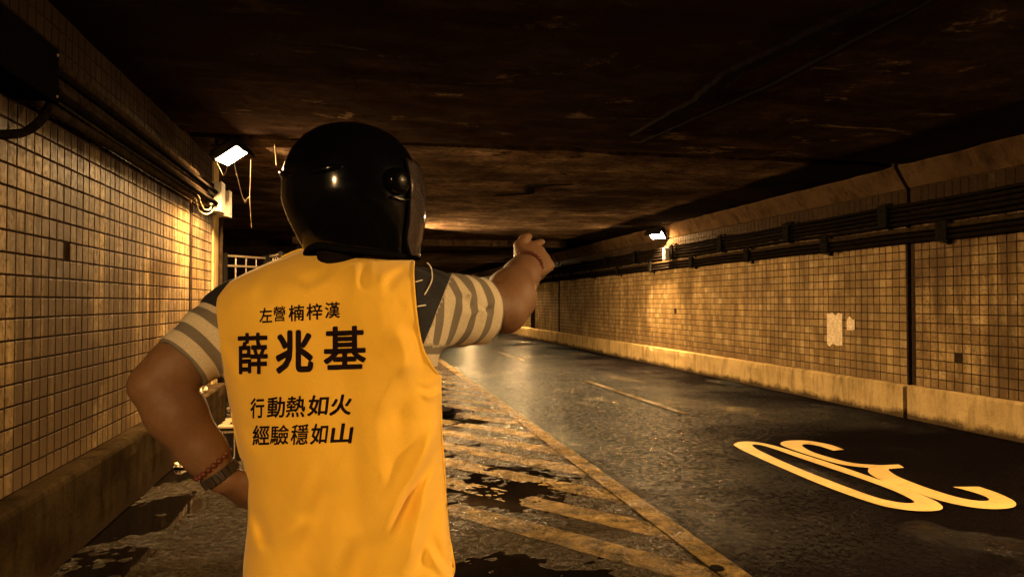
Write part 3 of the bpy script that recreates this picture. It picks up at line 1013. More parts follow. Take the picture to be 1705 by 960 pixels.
# cobweb strands hanging round the left lamp
webs = [([(388, 262), (393, 285), (402, 322), (408, 338)], 'thin sagging cobweb thread left of the hanging dusty strand'),
        ([(418, 265), (417, 300), (416, 330), (419, 380)], 'long dusty cobweb strand hanging beside the left lamp'),
        ([(408, 338), (412, 330), (417, 328)], 'tiny cobweb thread bridging to the long dusty strand'),
        ([(457, 240), (459, 260), (460, 275)], 'short dusty strand hanging between lamp and helmet'),
        ([(357, 262), (368, 285), (372, 292), (377, 283), (379, 270)], 'looped cobweb under the bright left lamp')]
for pts, lab in webs:
    curve_tube('cobweb_strand', [P(a, b, 7.35) for a, b in pts], 0.0038, M_WEB, lab, 'cobweb')

# ------------------------------------------------------------------ barred fence at the opening
def fence_panel(a, b, h, label, n=None):
    a, b = Vector((*a, 0)), Vector((*b, 0)); d = b - a; L = d.length
    e = empty('fence_panel', a, math.atan2(d.y, d.x)); tag(e, label, 'fence')
    for z in (h, h - 0.12, 0.12):
        bm = bmesh.new(); add_box(bm, (0, -0.02, z - 0.025), (L, 0.02, z), 0.003); bm_obj('rail', bm, M_GALV, e)
    n = max(2, int(L / 0.135))
    for i in range(1, n):
        bm = bmesh.new(); add_tube(bm, [(L * i / n, 0, 0.10), (L * i / n, 0, h - 0.03)], 0.009, 6); bm_obj('bar', bm, M_GALV, e)
    for x in (0.0, L):
        bm = bmesh.new(); add_box(bm, (x - 0.025, -0.025, 0), (x + 0.025, 0.025, h + 0.02), 0.004); bm_obj('post', bm, M_IRON, e)
    return e
fence_panel((-1.62, 9.50), (-1.20, 9.98), 1.98, 'angled barred fence panel next to the left wall end')
fence_panel((-1.14, 9.95), (-0.96, 9.42), 2.00, 'short barred gate leaf standing ajar behind the shoulder')
fence_panel((-0.90, 9.48), (0.55, 9.55), 1.98, 'barred fence panel mostly hidden behind the person')

# litter
def crumple(name, loc, size, m, label, cat, seed):
    bm = bmesh.new(); bmesh.ops.create_icosphere(bm, subdivisions=3, radius=1)
    for v in bm.verts:
        n_ = mnoise.noise(v.co * 2.3 + Vector((seed, 0, 0))) * 0.5 + mnoise.noise(v.co * 5 + Vector((0, seed, 0))) * 0.3
        v.co = v.co * (1 + n_); v.co.z = max(-0.5, v.co.z * 0.7)
        v.co = Vector((v.co.x * size[0], v.co.y * size[1], (v.co.z + 0.5) * size[2]))
    o = bm_obj(name, bm, m); o.location = loc
    return tag(o, label, cat)
gx, gy = GP(300, 776)
crumple('litter', (gx, gy, 0), (0.05, 0.07, 0.035), M_PAPER, 'crumpled pale paper on the ground behind the left forearm', 'litter', 2.0)
x_, y_, z_ = wp(337, 648, XL + 0.07)
crumple('litter', (x_, y_, ZP_L), (0.04, 0.10, 0.10), M_PAPER, 'crumpled pale bag left on top of the left plinth', 'litter', 5.0)
gx, gy = GP(750, 690)
crumple('dark_reflection_mound', (gx - 0.25, gy, 0), (0.34, 0.16, 0.10), M_JOINT, 'low black mound standing for a dark puddle reflection beside the yellow vest', 'dark reflection', 8.0)  # solid mound put where a puddle only reflects black

# ================================================================== THE PERSON
# ---- implicit shapes, meshed with surface nets
class Field:
    def __init__(self, h):
        self.h = h; self.pr = []

    def add(self, fn, lo, hi, k=0.0, op='add'):
        self.pr.append((fn, np.array(lo, float), np.array(hi, float), k, op)); return self

    def cone(self, a, b, r1, r2, k=0.012):
        a, b = np.array(a, float), np.array(b, float)
        def fn(X, Y, Z):
            ba = b - a; l2 = ba @ ba
            t = np.clip(((X - a[0]) * ba[0] + (Y - a[1]) * ba[1] + (Z - a[2]) * ba[2]) / l2, 0, 1)
            d = np.sqrt((X - a[0] - ba[0] * t) ** 2 + (Y - a[1] - ba[1] * t) ** 2 + (Z - a[2] - ba[2] * t) ** 2)
            return d - (r1 + (r2 - r1) * t)
        r = max(r1, r2)
        return self.add(fn, np.minimum(a, b) - r, np.maximum(a, b) + r, k)

    def ell(self, c, axes, rad, k=0.012):
        c = np.array(c, float); A = np.array(axes, float); rad = np.array(rad, float)
        def fn(X, Y, Z):
            q = [((X - c[0]) * A[i][0] + (Y - c[1]) * A[i][1] + (Z - c[2]) * A[i][2]) for i in range(3)]
            k0 = np.sqrt(sum((q[i] / rad[i]) ** 2 for i in range(3))) + 1e-6
            k1 = np.sqrt(sum((q[i] / rad[i] ** 2) ** 2 for i in range(3))) + 1e-6
            return k0 * (k0 - 1) / k1
        r = rad.max()
        return self.add(fn, c - r, c + r, k)

    def mesh(self):
        h = self.h
        adds = [p for p in self.pr if p[4] == 'add']
        lo = np.min([p[1] for p in adds], 0) - 4 * h; hi = np.max([p[2] for p in adds], 0) + 4 * h
        n = np.ceil((hi - lo) / h).astype(int) + 1
        D = np.full(n, 1.0, np.float32)
        for fn, l, u, k, op in self.pr:
            pad = 3 * h + k
            i0 = np.maximum(np.floor((l - pad - lo) / h).astype(int), 0); i1 = np.minimum(np.ceil((u + pad - lo) / h).astype(int) + 1, n)
            if np.any(i1 <= i0): continue
            g = [lo[a] + h * np.arange(i0[a], i1[a]) for a in range(3)]
            v = fn(g[0][:, None, None], g[1][None, :, None], g[2][None, None, :]).astype(np.float32)
            sl = tuple(slice(i0[a], i1[a]) for a in range(3))
            cur = D[sl]
            if op == 'add':
                if k > 0:
                    q = np.maximum(k - np.abs(cur - v), 0) / k
                    D[sl] = np.minimum(cur, v) - q * q * k * 0.25
                else: D[sl] = np.minimum(cur, v)
            else: D[sl] = np.maximum(cur, -v)
        return surface_nets(D, lo, h)


def surface_nets(D, lo, h):
    ins = D < 0
    cnt = np.zeros(tuple(s - 1 for s in D.shape), np.int8)
    cs = [(i, j, k) for i in (0, 1) for j in (0, 1) for k in (0, 1)]
    nx, ny, nz = D.shape
    for (i, j, k) in cs:
        cnt += ins[i:nx - 1 + i, j:ny - 1 + j, k:nz - 1 + k]
    act = np.argwhere((cnt > 0) & (cnt < 8))
    idx = np.full(cnt.shape, -1, np.int32); idx[tuple(act.T)] = np.arange(len(act))
    S = np.zeros((len(act), 3)); N = np.zeros(len(act))
    for a in cs:
        for ax in range(3):
            if a[ax]: continue
            b = list(a); b[ax] = 1
            da = D[tuple((act + a).T)].astype(float); db = D[tuple((act + b).T)].astype(float)
            cr = (da < 0) != (db < 0)
            t = np.where(cr, da / np.where(cr, da - db, 1), 0)
            p = np.tile(np.array(a, float), (len(act), 1)); p[:, ax] += t
            S[cr] += p[cr]; N[cr] += 1
    V = lo + h * (act + S / N[:, None])
    Q = []
    for ax in range(3):
        sl0 = [slice(None)] * 3; sl1 = [slice(None)] * 3
        sl0[ax] = slice(0, -1); sl1[ax] = slice(1, None)
        A, B = ins[tuple(sl0)], ins[tuple(sl1)]
        u, w = (ax + 1) % 3, (ax + 2) % 3
        e = np.argwhere(A != B)
        ok = (e[:, u] > 0) & (e[:, w] > 0) & (e[:, u] < cnt.shape[u]) & (e[:, w] < cnt.shape[w])
        e = e[ok]
        flip = A[tuple(e.T)]
        q = []
        for (du, dw) in ((-1, -1), (0, -1), (0, 0), (-1, 0)):
            c = e.copy(); c[:, u] += du; c[:, w] += dw
            q.append(idx[tuple(c.T)])
        q = np.stack(q, 1)
        q[~flip] = q[~flip][:, ::-1]
        Q.append(q)
    return V, np.concatenate(Q)


def vert_normals(V, F):
    n = np.cross(V[F[:, 2]] - V[F[:, 0]], V[F[:, 3]] - V[F[:, 1]])
    N = np.zeros_like(V)
    for k in range(4): np.add.at(N, F[:, k], n)
    return N / (np.linalg.norm(N, axis=1, keepdims=True) + 1e-12)


def nrm(v):
    v = np.array(v, float); return v / np.linalg.norm(v)

def to_photo(X, Y, Z):
    dx, dy, dz = X - C0[0], Y - C0[1], Z - C0[2]
    w = dx * CF[0] + dy * CF[1] + dz * CF[2]
    u = dx * CR[0] + dy * CR[1] + dz * CR[2]
    v = dx * CU[0] + dy * CU[1] + dz * CU[2]
    w = np.maximum(w, 0.2)
    return 852.5 + FPX * u / w, 480 - FPX * v / w, w

# ---- torso profile measured on the photo (row -> centre and half width, at about 1.5 m)
T_Y = np.array([380, 430, 470, 510, 560, 620, 700, 800, 860, 960, 1060], float)
T_C = np.array([562, 560, 548, 545, 548, 553, 561, 575, 578, 580, 580], float)
T_A = np.array([195, 197, 203, 204, 200, 184, 172, 165, 167, 175, 178], float)
TOPX = np.array([340, 355, 362, 385, 440, 470, 500, 540, 580, 620, 665, 690, 712, 740, 760], float)
TOPY = np.array([530, 512, 490, 466, 440, 428, 416, 412, 413, 417, 427, 434, 444, 458, 482], float)
ZT, BT = 1.50, 0.135

def torso_depth(px, py, off=0.0, front=False):
    """distance from the lens plane of the torso's back (or front) at a photo point"""
    c = np.interp(py, T_Y, T_C); a = np.interp(py, T_Y, T_A)
    s = np.clip((px - c) / a, -1, 1)
    prof = (1 - np.abs(s) ** 2.5) ** (1 / 2.1)
    d = py - np.interp(px, TOPX, TOPY)
    roll = np.sqrt(np.clip(1 - (1 - np.clip(d / 75.0, 0, 1)) ** 2, 0, 1))
    lean = np.clip((540 - py) / 110.0, 0, 1.4) ** 2 * 0.035
    zc = ZT - (px - c) * 0.00017 + lean
    spine = 0.012 * np.exp(-((px - c - 15) / 26.0) ** 2) * np.clip((py - 450) / 80, 0, 1)
    blade = 0.012 * (np.exp(-((px - c + 85) / 60.0) ** 2 - ((py - 540) / 75.0) ** 2) + np.exp(-((px - c - 85) / 60.0) ** 2 - ((py - 540) / 75.0) ** 2))
    if front:
        belly = 0.05 * np.exp(-((py - 860) / 170.0) ** 2)
        return zc + (BT + belly + off) * prof * roll
    return zc - (BT + off) * prof * roll + (spine - blade) * prof * roll

def torso_field(off, py_lo, py_hi):
    def fn(X, Y, Z):
        px, py, w = to_photo(X, Y, Z)
        c = np.interp(py, T_Y, T_C); a = np.interp(py, T_Y, T_A) + off / 0.00122
        s = np.abs(px - c) / a
        c0 = ZT - (px - c) * 0.00017 + np.clip((540 - py) / 110.0, 0, 1.4) ** 2 * 0.035
        d = py - np.interp(px, TOPX, TOPY) + off / 0.00122
        roll = np.sqrt(np.clip(1 - (1 - np.clip(d / 75.0, 0, 1)) ** 2, 0.0004, 1))
        dz = (w - c0)
        belly = np.where(dz > 0, 0.05 * np.exp(-((py - 860) / 170.0) ** 2), 0)
        t = np.abs(dz) / ((BT + belly + off) * roll)
        f = ((s ** 2.4 + t ** 2.4) ** (1 / 2.4) - 1) * np.minimum(0.14, BT * roll)
        f = np.maximum(f, -d * 0.00122)
        f = np.maximum(f, (py - py_hi) * 0.00122)
        return f
    lo = np.min([P(320, py_hi + 10, 1.2), P(320, py_lo, 1.75), P(800, py_hi + 10, 1.2), P(800, py_lo, 1.75)], 0)
    hi = np.max([P(320, py_hi + 10, 1.2), P(320, py_lo, 1.75), P(800, py_hi + 10, 1.2), P(800, py_lo, 1.75), P(560, py_hi, 1.75), P(560, py_lo, 1.75)], 0)
    return fn, lo, hi

# ---- joints
SHL, ELL, WRL = P(402, 522, 1.575), P(258, 640, 1.47), P(372, 796, 1.50)
SHR, ELR, WRR = P(716, 513, 1.50), P(836, 512, 1.64), P(880, 440, 1.81)

def hand(F, W, d, n, s, curls, spread=1.0, thumb=None, sc=1.0):
    """palm, four fingers of their own length with bends, and a thumb from the side of the palm.
    d: towards the fingers, n: out of the back of the hand, s: thumb side"""
    d = nrm(d); n = nrm(n - d * (np.dot(n, d))); s = nrm(s - d * np.dot(s, d) - n * np.dot(s, n))
    offs = (0.029, 0.010, -0.010, -0.028); ml = (0.086, 0.090, 0.084, 0.076)
    ph = ((0.043, 0.026, 0.020), (0.047, 0.030, 0.021), (0.043, 0.028, 0.020), (0.034, 0.021, 0.018))
    W = np.array(W)
    for q in range(4):
        k0 = W + (s * offs[q] * 0.72 + d * 0.006) * sc
        k1 = W + (s * offs[q] * spread + d * ml[q] - n * 0.002 * abs(q - 1)) * sc
        F.cone(k0, k1, 0.0165 * sc, 0.0125 * sc, 0.014)
        F.ell(k1 + n * 0.002, (d, n, s), (0.012 * sc, 0.0115 * sc, 0.0105 * sc), 0.006)
        p = k1; ang = 0.0
        for j in range(3):
            ang += math.radians(curls[q][j])
            dd = d * math.cos(ang) - n * math.sin(ang)
            e = p + dd * ph[q][j] * sc
            F.cone(p, e, (0.0100 - 0.0010 * j) * sc, (0.0092 - 0.0011 * j) * sc, 0.003)
            p = e
    F.ell(W + (d * 0.045 - n * 0.004) * sc, (d, n, s), (0.050 * sc, 0.016 * sc, 0.036 * sc), 0.012)
    th = thumb or ((0.020, 0.026, -0.010), (0.052, 0.050, -0.018), (0.082, 0.050, -0.020), (0.104, 0.042, -0.020))
    pts = [W + (d * a + s * b + n * c) * sc for a, b, c in th]
    for j, (r1, r2) in enumerate(((0.0165, 0.013), (0.0125, 0.0108), (0.0108, 0.0085))):
        F.cone(pts[j], pts[j + 1], r1 * sc, r2 * sc, 0.008 if j == 0 else 0.004)
    return pts

# helmet / head frame: the head is turned to the right, towards where the arm points
HC = P(587, 322, 1.50)
HY = math.radians(30)
hz = np.array((0, 0, 1.0)); rgt = nrm((CR[0], CR[1], 0)); fwd = nrm((CF[0], CF[1], 0))
hf = fwd * math.cos(HY) + rgt * math.sin(HY)
hr = rgt * math.cos(HY) - fwd * math.sin(HY)

PELV = P(578, 965, 1.52)
hips = [PELV + rgt * sgn * 0.098 - hz * 0.03 for sgn in (-1, 1)]
knees = [np.array((h_[0], h_[1], 0)) + rgt * sgn * 0.03 + fwd * 0.03 + hz * 0.47 for h_, sgn in zip(hips, (-1, 1))]
ankles = [np.array((h_[0], h_[1], 0)) + rgt * sgn * 0.06 - fwd * 0.01 + hz * 0.10 for h_, sgn in zip(hips, (-1, 1))]

person = empty('person', (float(PELV[0]), float(PELV[1]), 0))
tag(person, 'person seen from behind in a yellow vest and black helmet, arm raised to the right', 'person')
PBASE = np.array((PELV[0], PELV[1], 0.0))

def pmesh(name, V, F, m, parent=person, smooth=True):
    """world coordinates in, mesh relative to the person's base"""
    return mesh_np(name, np.asarray(V) - PBASE, F, m, parent, smooth)

# body: one continuous skin
B = Field(0.0042)
fn, lo, hi = torso_field(-0.022, 380, 1000)
B.add(fn, lo, hi)
B.cone(P(575, 450, 1.54), HC - hz * 0.09 - hf * 0.01, 0.062, 0.058, 0.04)
hcen = HC - hz * 0.012 + hf * 0.012
B.ell(hcen, (hr, hf, hz), (0.074, 0.094, 0.112), 0.03)
B.ell(hcen - hz * 0.075 + hf * 0.045, (hr, hf, hz), (0.050, 0.045, 0.048), 0.03)       # jaw
B.cone(hcen + hf * 0.088 + hz * 0.012, hcen + hf * 0.108 - hz * 0.026, 0.009, 0.014, 0.014)   # nose
for sg in (-1, 1):
    B.ell(hcen + hf * 0.083 + hr * sg * 0.031 + hz * 0.012, (hr, hf, hz), (0.014, 0.012, 0.010), 0.004)   # eyes
    B.cone(hcen + hf * 0.090 + hr * sg * 0.016 + hz * 0.030, hcen + hf * 0.080 + hr * sg * 0.046 + hz * 0.030, 0.006, 0.005, 0.008)
    B.ell(hcen + hr * sg * 0.076 - hz * 0.012 - hf * 0.008, (hr, hf, hz), (0.008, 0.018, 0.030), 0.006)   # ears
B.cone(hcen + hf * 0.094 - hz * 0.052 - hr * 0.018, hcen + hf * 0.094 - hz * 0.052 + hr * 0.018, 0.007, 0.007, 0.004)  # lips
B.cone(hcen + hf * 0.092 - hz * 0.062 - hr * 0.014, hcen + hf * 0.092 - hz * 0.062 + hr * 0.014, 0.007, 0.007, 0.003)
# left arm, hand on the hip
B.cone(SHL, ELL + (SHL - ELL) * 0.25, 0.058, 0.054, 0.03)
B.cone(ELL + (SHL - ELL) * 0.30, ELL, 0.057, 0.048, 0.02)
tipL = P(243, 648, 1.45)
B.cone(ELL, tipL, 0.042, 0.026, 0.018)
mL = ELL + (WRL - ELL) * 0.30
B.cone(ELL, mL, 0.049, 0.055, 0.005)
B.cone(mL, ELL + (WRL - ELL) * 0.72, 0.056, 0.042, 0.02)
B.cone(ELL + (WRL - ELL) * 0.70, WRL, 0.042, 0.031, 0.02)
dL = P(432, 846, 1.55) - WRL
hand(B, WRL, dL, -CF * 0.75 - CR * 0.35 - CU * 0.45, CU * 0.8 + CR * 0.4,
     ((35, 30, 20), (38, 32, 20), (40, 35, 22), (42, 36, 24)), 1.0)
# right arm, pointing away down the tunnel
B.cone(SHR, ELR, 0.056, 0.050, 0.03)
mR = ELR + (WRR - ELR) * 0.30
B.cone(ELR, mR, 0.051, 0.054, 0.012)
B.cone(mR, ELR + (WRR - ELR) * 0.75, 0.055, 0.040, 0.02)
B.cone(ELR + (WRR - ELR) * 0.72, WRR, 0.041, 0.032, 0.02)
B.cone(P(846, 522, 1.65), P(860, 503, 1.69), 0.038, 0.036, 0.025)
hdR = nrm(CF * 0.80 + CR * 0.33 + CU * 0.24)
hand(B, WRR, hdR, CU * 0.72 + CR * 0.70, CU * 0.7 - CR * 0.7,
     ((4, 4, 3), (72, 88, 50), (76, 90, 52), (78, 88, 50)), 1.0,
     ((0.018, 0.026, -0.006), (0.046, 0.046, -0.004), (0.070, 0.052, 0.004), (0.086, 0.050, 0.010)), 1.15)
# legs inside the trousers
for hj, kj, aj, sgn in zip(hips, knees, ankles, (-1, 1)):
    B.cone(hj, kj, 0.075, 0.052, 0.03); B.cone(kj, aj, 0.052, 0.036, 0.03)
    B.cone(aj, aj + fwd * 0.11 - hz * 0.05, 0.034, 0.022, 0.02)
V, Fq = B.mesh()

k = M('skin')
sk = k.noise(9, 6, 0.6)
c = k.ramp(sk, [(0.3, (0.112, 0.054, 0.024)), (0.7, (0.17, 0.088, 0.041))])
c = k.mix(k.ramp(k.noise(120, 4, 0.7), [(0.45, 0.0), (0.75, 0.35)]), c, (0.22, 0.11, 0.06))
k.base(c); k.set(Roughness=0.62)
k.b.inputs['Specular IOR Level'].default_value = 0.3
k.b.inputs['Subsurface Weight'].default_value = 0.08
k.b.inputs['Subsurface Radius'].default_value = (0.02, 0.008, 0.004)
k.bump(k.voro(420).outputs['Distance'], 0.12, 0.001)
M_SKIN = k.m
_N = vert_normals(V, Fq)
_d = np.array([mnoise.noise(Vector(p) * 17) * 0.0016 + mnoise.noise(Vector(p) * 55) * 0.0005 for p in V])
V = V + _N * _d[:, None]
body = pmesh('body', V, Fq, M_SKIN)

# hair under the helmet
Hh = Field(0.006)
def hairfn(X, Y, Z):
    q = [((X - hcen[0]) * A_[0] + (Y - hcen[1]) * A_[1] + (Z - hcen[2]) * A_[2]) for A_ in (hr, hf, hz)]
    k0 = np.sqrt((q[0] / 0.081) ** 2 + (q[1] / 0.101) ** 2 + (q[2] / 0.122) ** 2)
    return np.maximum((k0 - 1) * 0.09, q[1] - 0.03 - np.maximum(q[2], 0) * 0.5)
Hh.add(hairfn, hcen - 0.13, hcen + 0.13)
Hh.cone(hcen - hz * 0.08 - hf * 0.055, hcen - hz * 0.135 - hf * 0.05, 0.045, 0.040, 0.03)
V, Fq = Hh.mesh()
pmesh('hair', V, Fq, simple('black_hair', (0.008, 0.006, 0.005), 0.6, nscale=200, bump=0.4))

# trousers and shoes
Tr = Field(0.008)
fn, lo, hi = torso_field(-0.030, 900, 1040)
def trf(X, Y, Z, fn=fn):
    px, py, w = to_photo(X, Y, Z)
    return np.maximum(fn(X, Y, Z), (935 - py) * 0.00122)
Tr.add(trf, np.array((lo[0], lo[1], lo[2] - 0.1)), np.array((hi[0], hi[1], 1.0)))
for hj, kj, aj in zip(hips, knees, ankles):
    Tr.cone(hj, kj, 0.094, 0.075, 0.02); Tr.cone(kj, aj - hz * 0.03, 0.075, 0.062, 0.04)
V, Fq = Tr.mesh()
pmesh('trousers', V, Fq, simple('dark_trousers', (0.02, 0.018, 0.022), 0.8, nscale=90))
for aj in ankles:
    Sf = Field(0.006)
    b0 = np.array((aj[0], aj[1], 0.045))
    Sf.cone(b0 - fwd * 0.04, b0 + fwd * 0.15 - hz * 0.008, 0.043, 0.036, 0.02); Sf.cone(b0 + hz * 0.03, b0 + hz * 0.05 + fwd * 0.03, 0.044, 0.042, 0.03)
    def flat(X, Y, Z): return Z + 0 * X + 0 * Y - 0.002
    Sf.add(flat, b0 - 0.3, b0 + np.array((0.3, 0.3, 0.0)) , 0, 'sub')
    V, Fq = Sf.mesh(); pmesh('shoe', V, Fq, simple('black_shoe', (0.015, 0.014, 0.014), 0.5))

# ---- striped shirt with a navy yoke
HEML, HEMR = P(303, 606, 1.485), P(802, 519, 1.60)
axL, axR = nrm(HEML - SHL), nrm(HEMR - SHR)
S = Field(0.0048)
fn, lo, hi = torso_field(-0.012, 380, 915)
S.add(fn, lo, hi)
_fl = torso_field(-0.034, 380, 915)[0]
def _lower(X, Y, Z):
    px, py, w = to_photo(X, Y, Z)
    f = _fl(X, Y, Z)
    return np.where(py > 640, -f, 1.0)
S.add(_lower, lo, hi, 0, 'sub')
def sleeve(a, b, r1, r2, k):
    ax = nrm(b - a); L = np.linalg.norm(b - a)
    def fn(X, Y, Z):
        t = (X - a[0]) * ax[0] + (Y - a[1]) * ax[1] + (Z - a[2]) * ax[2]
        rad = np.sqrt(np.maximum((X - a[0]) ** 2 + (Y - a[1]) ** 2 + (Z - a[2]) ** 2 - t * t, 0))
        tt = np.clip(t / L, -0.6, 1)
        dcap = np.sqrt(rad ** 2 + np.minimum(t, 0) ** 2)
        ang = np.arctan2((X - a[0]) * CU[0] + (Y - a[1]) * CU[1] + (Z - a[2]) * CU[2], (X - a[0]) * CF[0] + (Y - a[1]) * CF[1] + (Z - a[2]) * CF[2])
        wr = (0.0030 * np.sin(ang * 3 + t * 60) * np.clip(tt * 1.5, 0, 1) + 0.0022 * np.sin(ang * 5 - t * 75)) * np.clip((L - t) / 0.05, 0.15, 1)
        return np.maximum(dcap - (r1 + (r2 - r1) * np.clip(tt, 0, 1)) - wr, t - L)
    r = max(r1, r2) + 0.01
    S.add(fn, np.minimum(a, b) - r, np.maximum(a, b) + r, k)
    def cut(X, Y, Z):
        t = (X - a[0]) * ax[0] + (Y - a[1]) * ax[1] + (Z - a[2]) * ax[2]
        rad = np.sqrt(np.maximum((X - a[0]) ** 2 + (Y - a[1]) ** 2 + (Z - a[2]) ** 2 - t * t, 0))
        return np.maximum(rad - (r2 - 0.011), L * 0.72 - t)
    return (cut, np.minimum(b - ax * 0.06, b) - r, np.maximum(b - ax * 0.06, b) + r)
c1 = sleeve(SHL, HEML, 0.076, 0.063, 0.03)
c2 = sleeve(SHR, HEMR, 0.075, 0.072, 0.03)
S.add(*c1, 0, 'sub'); S.add(*c2, 0, 'sub')
V, Fq = S.mesh()
px, py, w = to_photo(V[:, 0], V[:, 1], V[:, 2])
tL = (V - SHL) @ axL; tR = (V - SHR) @ axR
tLh = np.linalg.norm(HEML - SHL); tRh = np.linalg.norm(HEMR - SHR)
# stripe coordinate: metres from the sleeve hem on the sleeves, height on the body
coord = 0.60 + (py - 548) * 0.00122
lside, rside = px < 372, px > 700
isL = (px < 372) & (tL > 0.03) & (py < 660)
coord = np.where(isL, tLh - tL + (px * 0), coord)
rline = (px - 755) * 0.928 + (py - 448) * 0.371      # >0 on the striped side of the yoke seam
isR = (px > 690) & (rline > 0) & (py < 575)
coord = np.where(isR, np.clip(tRh - tR, 0, 1) + 0.0, coord)
navy = np.where(isL, tLh - tL > 0.112, np.where(isR, False, (py < 552)))
yoke = np.where(isL, (tLh - tL - 0.112) * 800, np.where((px > 690) & (py < 575) & (rline > -60), np.minimum(-rline, 552 - py + 60), 552 - py))
uv = coord
N = vert_normals(V, Fq)
dsp = np.array([mnoise.noise(Vector(p) * 26) for p in V]) * 0.0022
V = V + N * dsp[:, None]
shirt_me_V, shirt_F = V, Fq
k = M('striped_cotton')
at = k.n('ShaderNodeAttribute', attribute_name='stripe'); sv = at.outputs['Fac']
fr = k.math('FRACT', k.math('DIVIDE', k.math('ADD', sv, 0.027), 0.046))
st = k.ramp(k.math('ABSOLUTE', k.math('SUBTRACT', fr, 0.5)), [(0.215, 1.0), (0.245, 0.0)])
cw = k.mix(st, (0.52, 0.44, 0.31), (0.145, 0.122, 0.092))
isn = k.math('GREATER_THAN', k.n('ShaderNodeAttribute', attribute_name='yoke').outputs['Fac'], 0.0)
c = k.mix(isn, cw, (0.004, 0.004, 0.008))
wv = k.noise(300, 3, 0.6)
k.base(k.mix(k.ramp(wv, [(0.4, 0.0), (0.7, 0.25)]), c, (0.05, 0.04, 0.03)))
k.set(Roughness=0.9); k.bump(wv, 0.25, 0.001)
shirt = pmesh('shirt', V, Fq, k.m)
a_ = shirt.data.attributes.new('stripe', 'FLOAT', 'POINT'); a_.data.foreach_set('value', uv.astype(np.float32))
a_ = shirt.data.attributes.new('yoke', 'FLOAT', 'POINT'); a_.data.foreach_set('value', yoke.astype(np.float32))
from mathutils.bvhtree import BVHTree
bvh = BVHTree.FromPolygons([Vector(v) for v in V], [tuple(f) for f in Fq.tolist()])
def on_shirt(px, py):
    d = Vector(P(px, py, 1.0) - C0).normalized()
    hit = bvh.ray_cast(Vector(C0), d)
    p = hit[0] if hit[0] is not None else Vector(P(px, py, 1.5))
    return p - d * 0.002
M_PRINT = simple('white_print', (0.62, 0.56, 0.46), 0.7)
for pts in ([(711, 437), (717, 444), (719.5, 454), (719, 466), (714, 478), (707, 490)], [(686, 470), (694, 468.5), (703, 466)], [(688, 511), (697, 509.5), (709, 507.5)]):
    f = spline([on_shirt(*p) for p in pts]); bm = bmesh.new()
    add_tube(bm, [f(i / 20) - Vector(PBASE) for i in range(21)], 0.0014, 6)
    bm_obj('printed_line', bm, M_PRINT, shirt, True)

# ---- yellow vest: a back and a front panel meeting at the sides and shoulders
FOLD_GAIN = 1.5
FOLDS = [  # photo line, width, height (ridge then hollow)
    (742, 690, 655, 880, 11, 0.0105), (733, 800, 680, 950, 13, 0.0085), (700, 655, 735, 643, 6, 0.004),
    (545, 790, 478, 925, 20, 0.0065), (403, 850, 446, 915, 10, 0.0075), (612, 880, 560, 985, 22, 0.006),
    (592, 436, 606, 482, 8, 0.0035), (500, 474, 556, 458, 9, 0.003), (668, 440, 640, 478, 8, 0.0032), (470, 452, 520, 500, 10, 0.0022),
    (450, 440, 415, 500, 14, 0.004), (672, 540, 690, 620, 14, 0.006), (640, 660, 646, 880, 26, 0.0045), (400, 700, 430, 760, 14, 0.003),
    (375, 560, 400, 640, 12, 0.003), (700, 600, 640, 700, 18, 0.005), (735, 745, 700, 840, 8, 0.005), (420, 900, 520, 860, 12, 0.003), (720, 900, 745, 960, 7, 0.005),
]
def folds(px, py):
    o = np.zeros_like(px)
    for x0, y0, x1, y1, w, a in FOLDS:
        dx, dy = x1 - x0, y1 - y0; L = math.hypot(dx, dy); dx /= L; dy /= L
        t = ((px - x0) * dx + (py - y0) * dy) / L
        s = (px - x0) * -dy + (py - y0) * dx
        s = s + 5 * np.sin(t * 4 + x0)
        env = np.exp(-(np.maximum(np.abs(t - 0.5) - 0.25, 0) / 0.22) ** 2)
        o += FOLD_GAIN * a * env * (s / w) * np.exp(-0.5 * (s / w) ** 2) * 1.65
    return o
def curve2(pts):
    pts = np.array(pts, float); d = np.r_[0, np.cumsum(np.linalg.norm(np.diff(pts, axis=0), axis=1))]; d /= d[-1]
    return lambda t: np.stack([np.interp(t, d, pts[:, 0]), np.interp(t, d, pts[:, 1])], -1)
def dens(pts):
    f = spline([Vector((*p, 0)) for p in pts]); n = 12 * len(pts)
    return [tuple(f(i / n))[:2] for i in range(n + 1)]
cB = curve2(dens([(404, 1006), (480, 1012), (580, 1008), (680, 992), (752, 972)]))
cT = curve2(dens([(354, 513), (362, 491), (385, 467), (440, 440), (470, 428), (500, 416), (540, 412), (580, 413), (620, 417), (665, 427), (689, 433)]))
cL = curve2(dens([(404, 1006), (405, 940), (412, 870), (410, 800), (396, 745), (384, 685), (372, 625), (360, 570), (354, 513)]))
cRp = dens([(752, 972), (757, 942), (748, 880), (742, 800), (737, 720), (735, 624)])[:-1] + dens([(735, 624), (724, 616), (709, 592), (700, 566), (694, 530), (690, 490), (688, 455), (689, 433)])
cR = curve2(cRp)
NU, NV = 190, 230
U, Vv = np.meshgrid(np.linspace(0, 1, NU + 1), np.linspace(0, 1, NV + 1))
u, v = U.ravel(), Vv.ravel()
pt = (1 - v)[:, None] * cB(u) + v[:, None] * cT(u) + (1 - u)[:, None] * cL(v) + u[:, None] * cR(v) \
    - ((1 - u) * (1 - v))[:, None] * cB(np.array([0.0]))[0] - (u * (1 - v))[:, None] * cB(np.array([1.0]))[0] - ((1 - u) * v)[:, None] * cT(np.array([0.0]))[0] - (u * v)[:, None] * cT(np.array([1.0]))[0]
qx, qy = pt[:, 0], pt[:, 1]
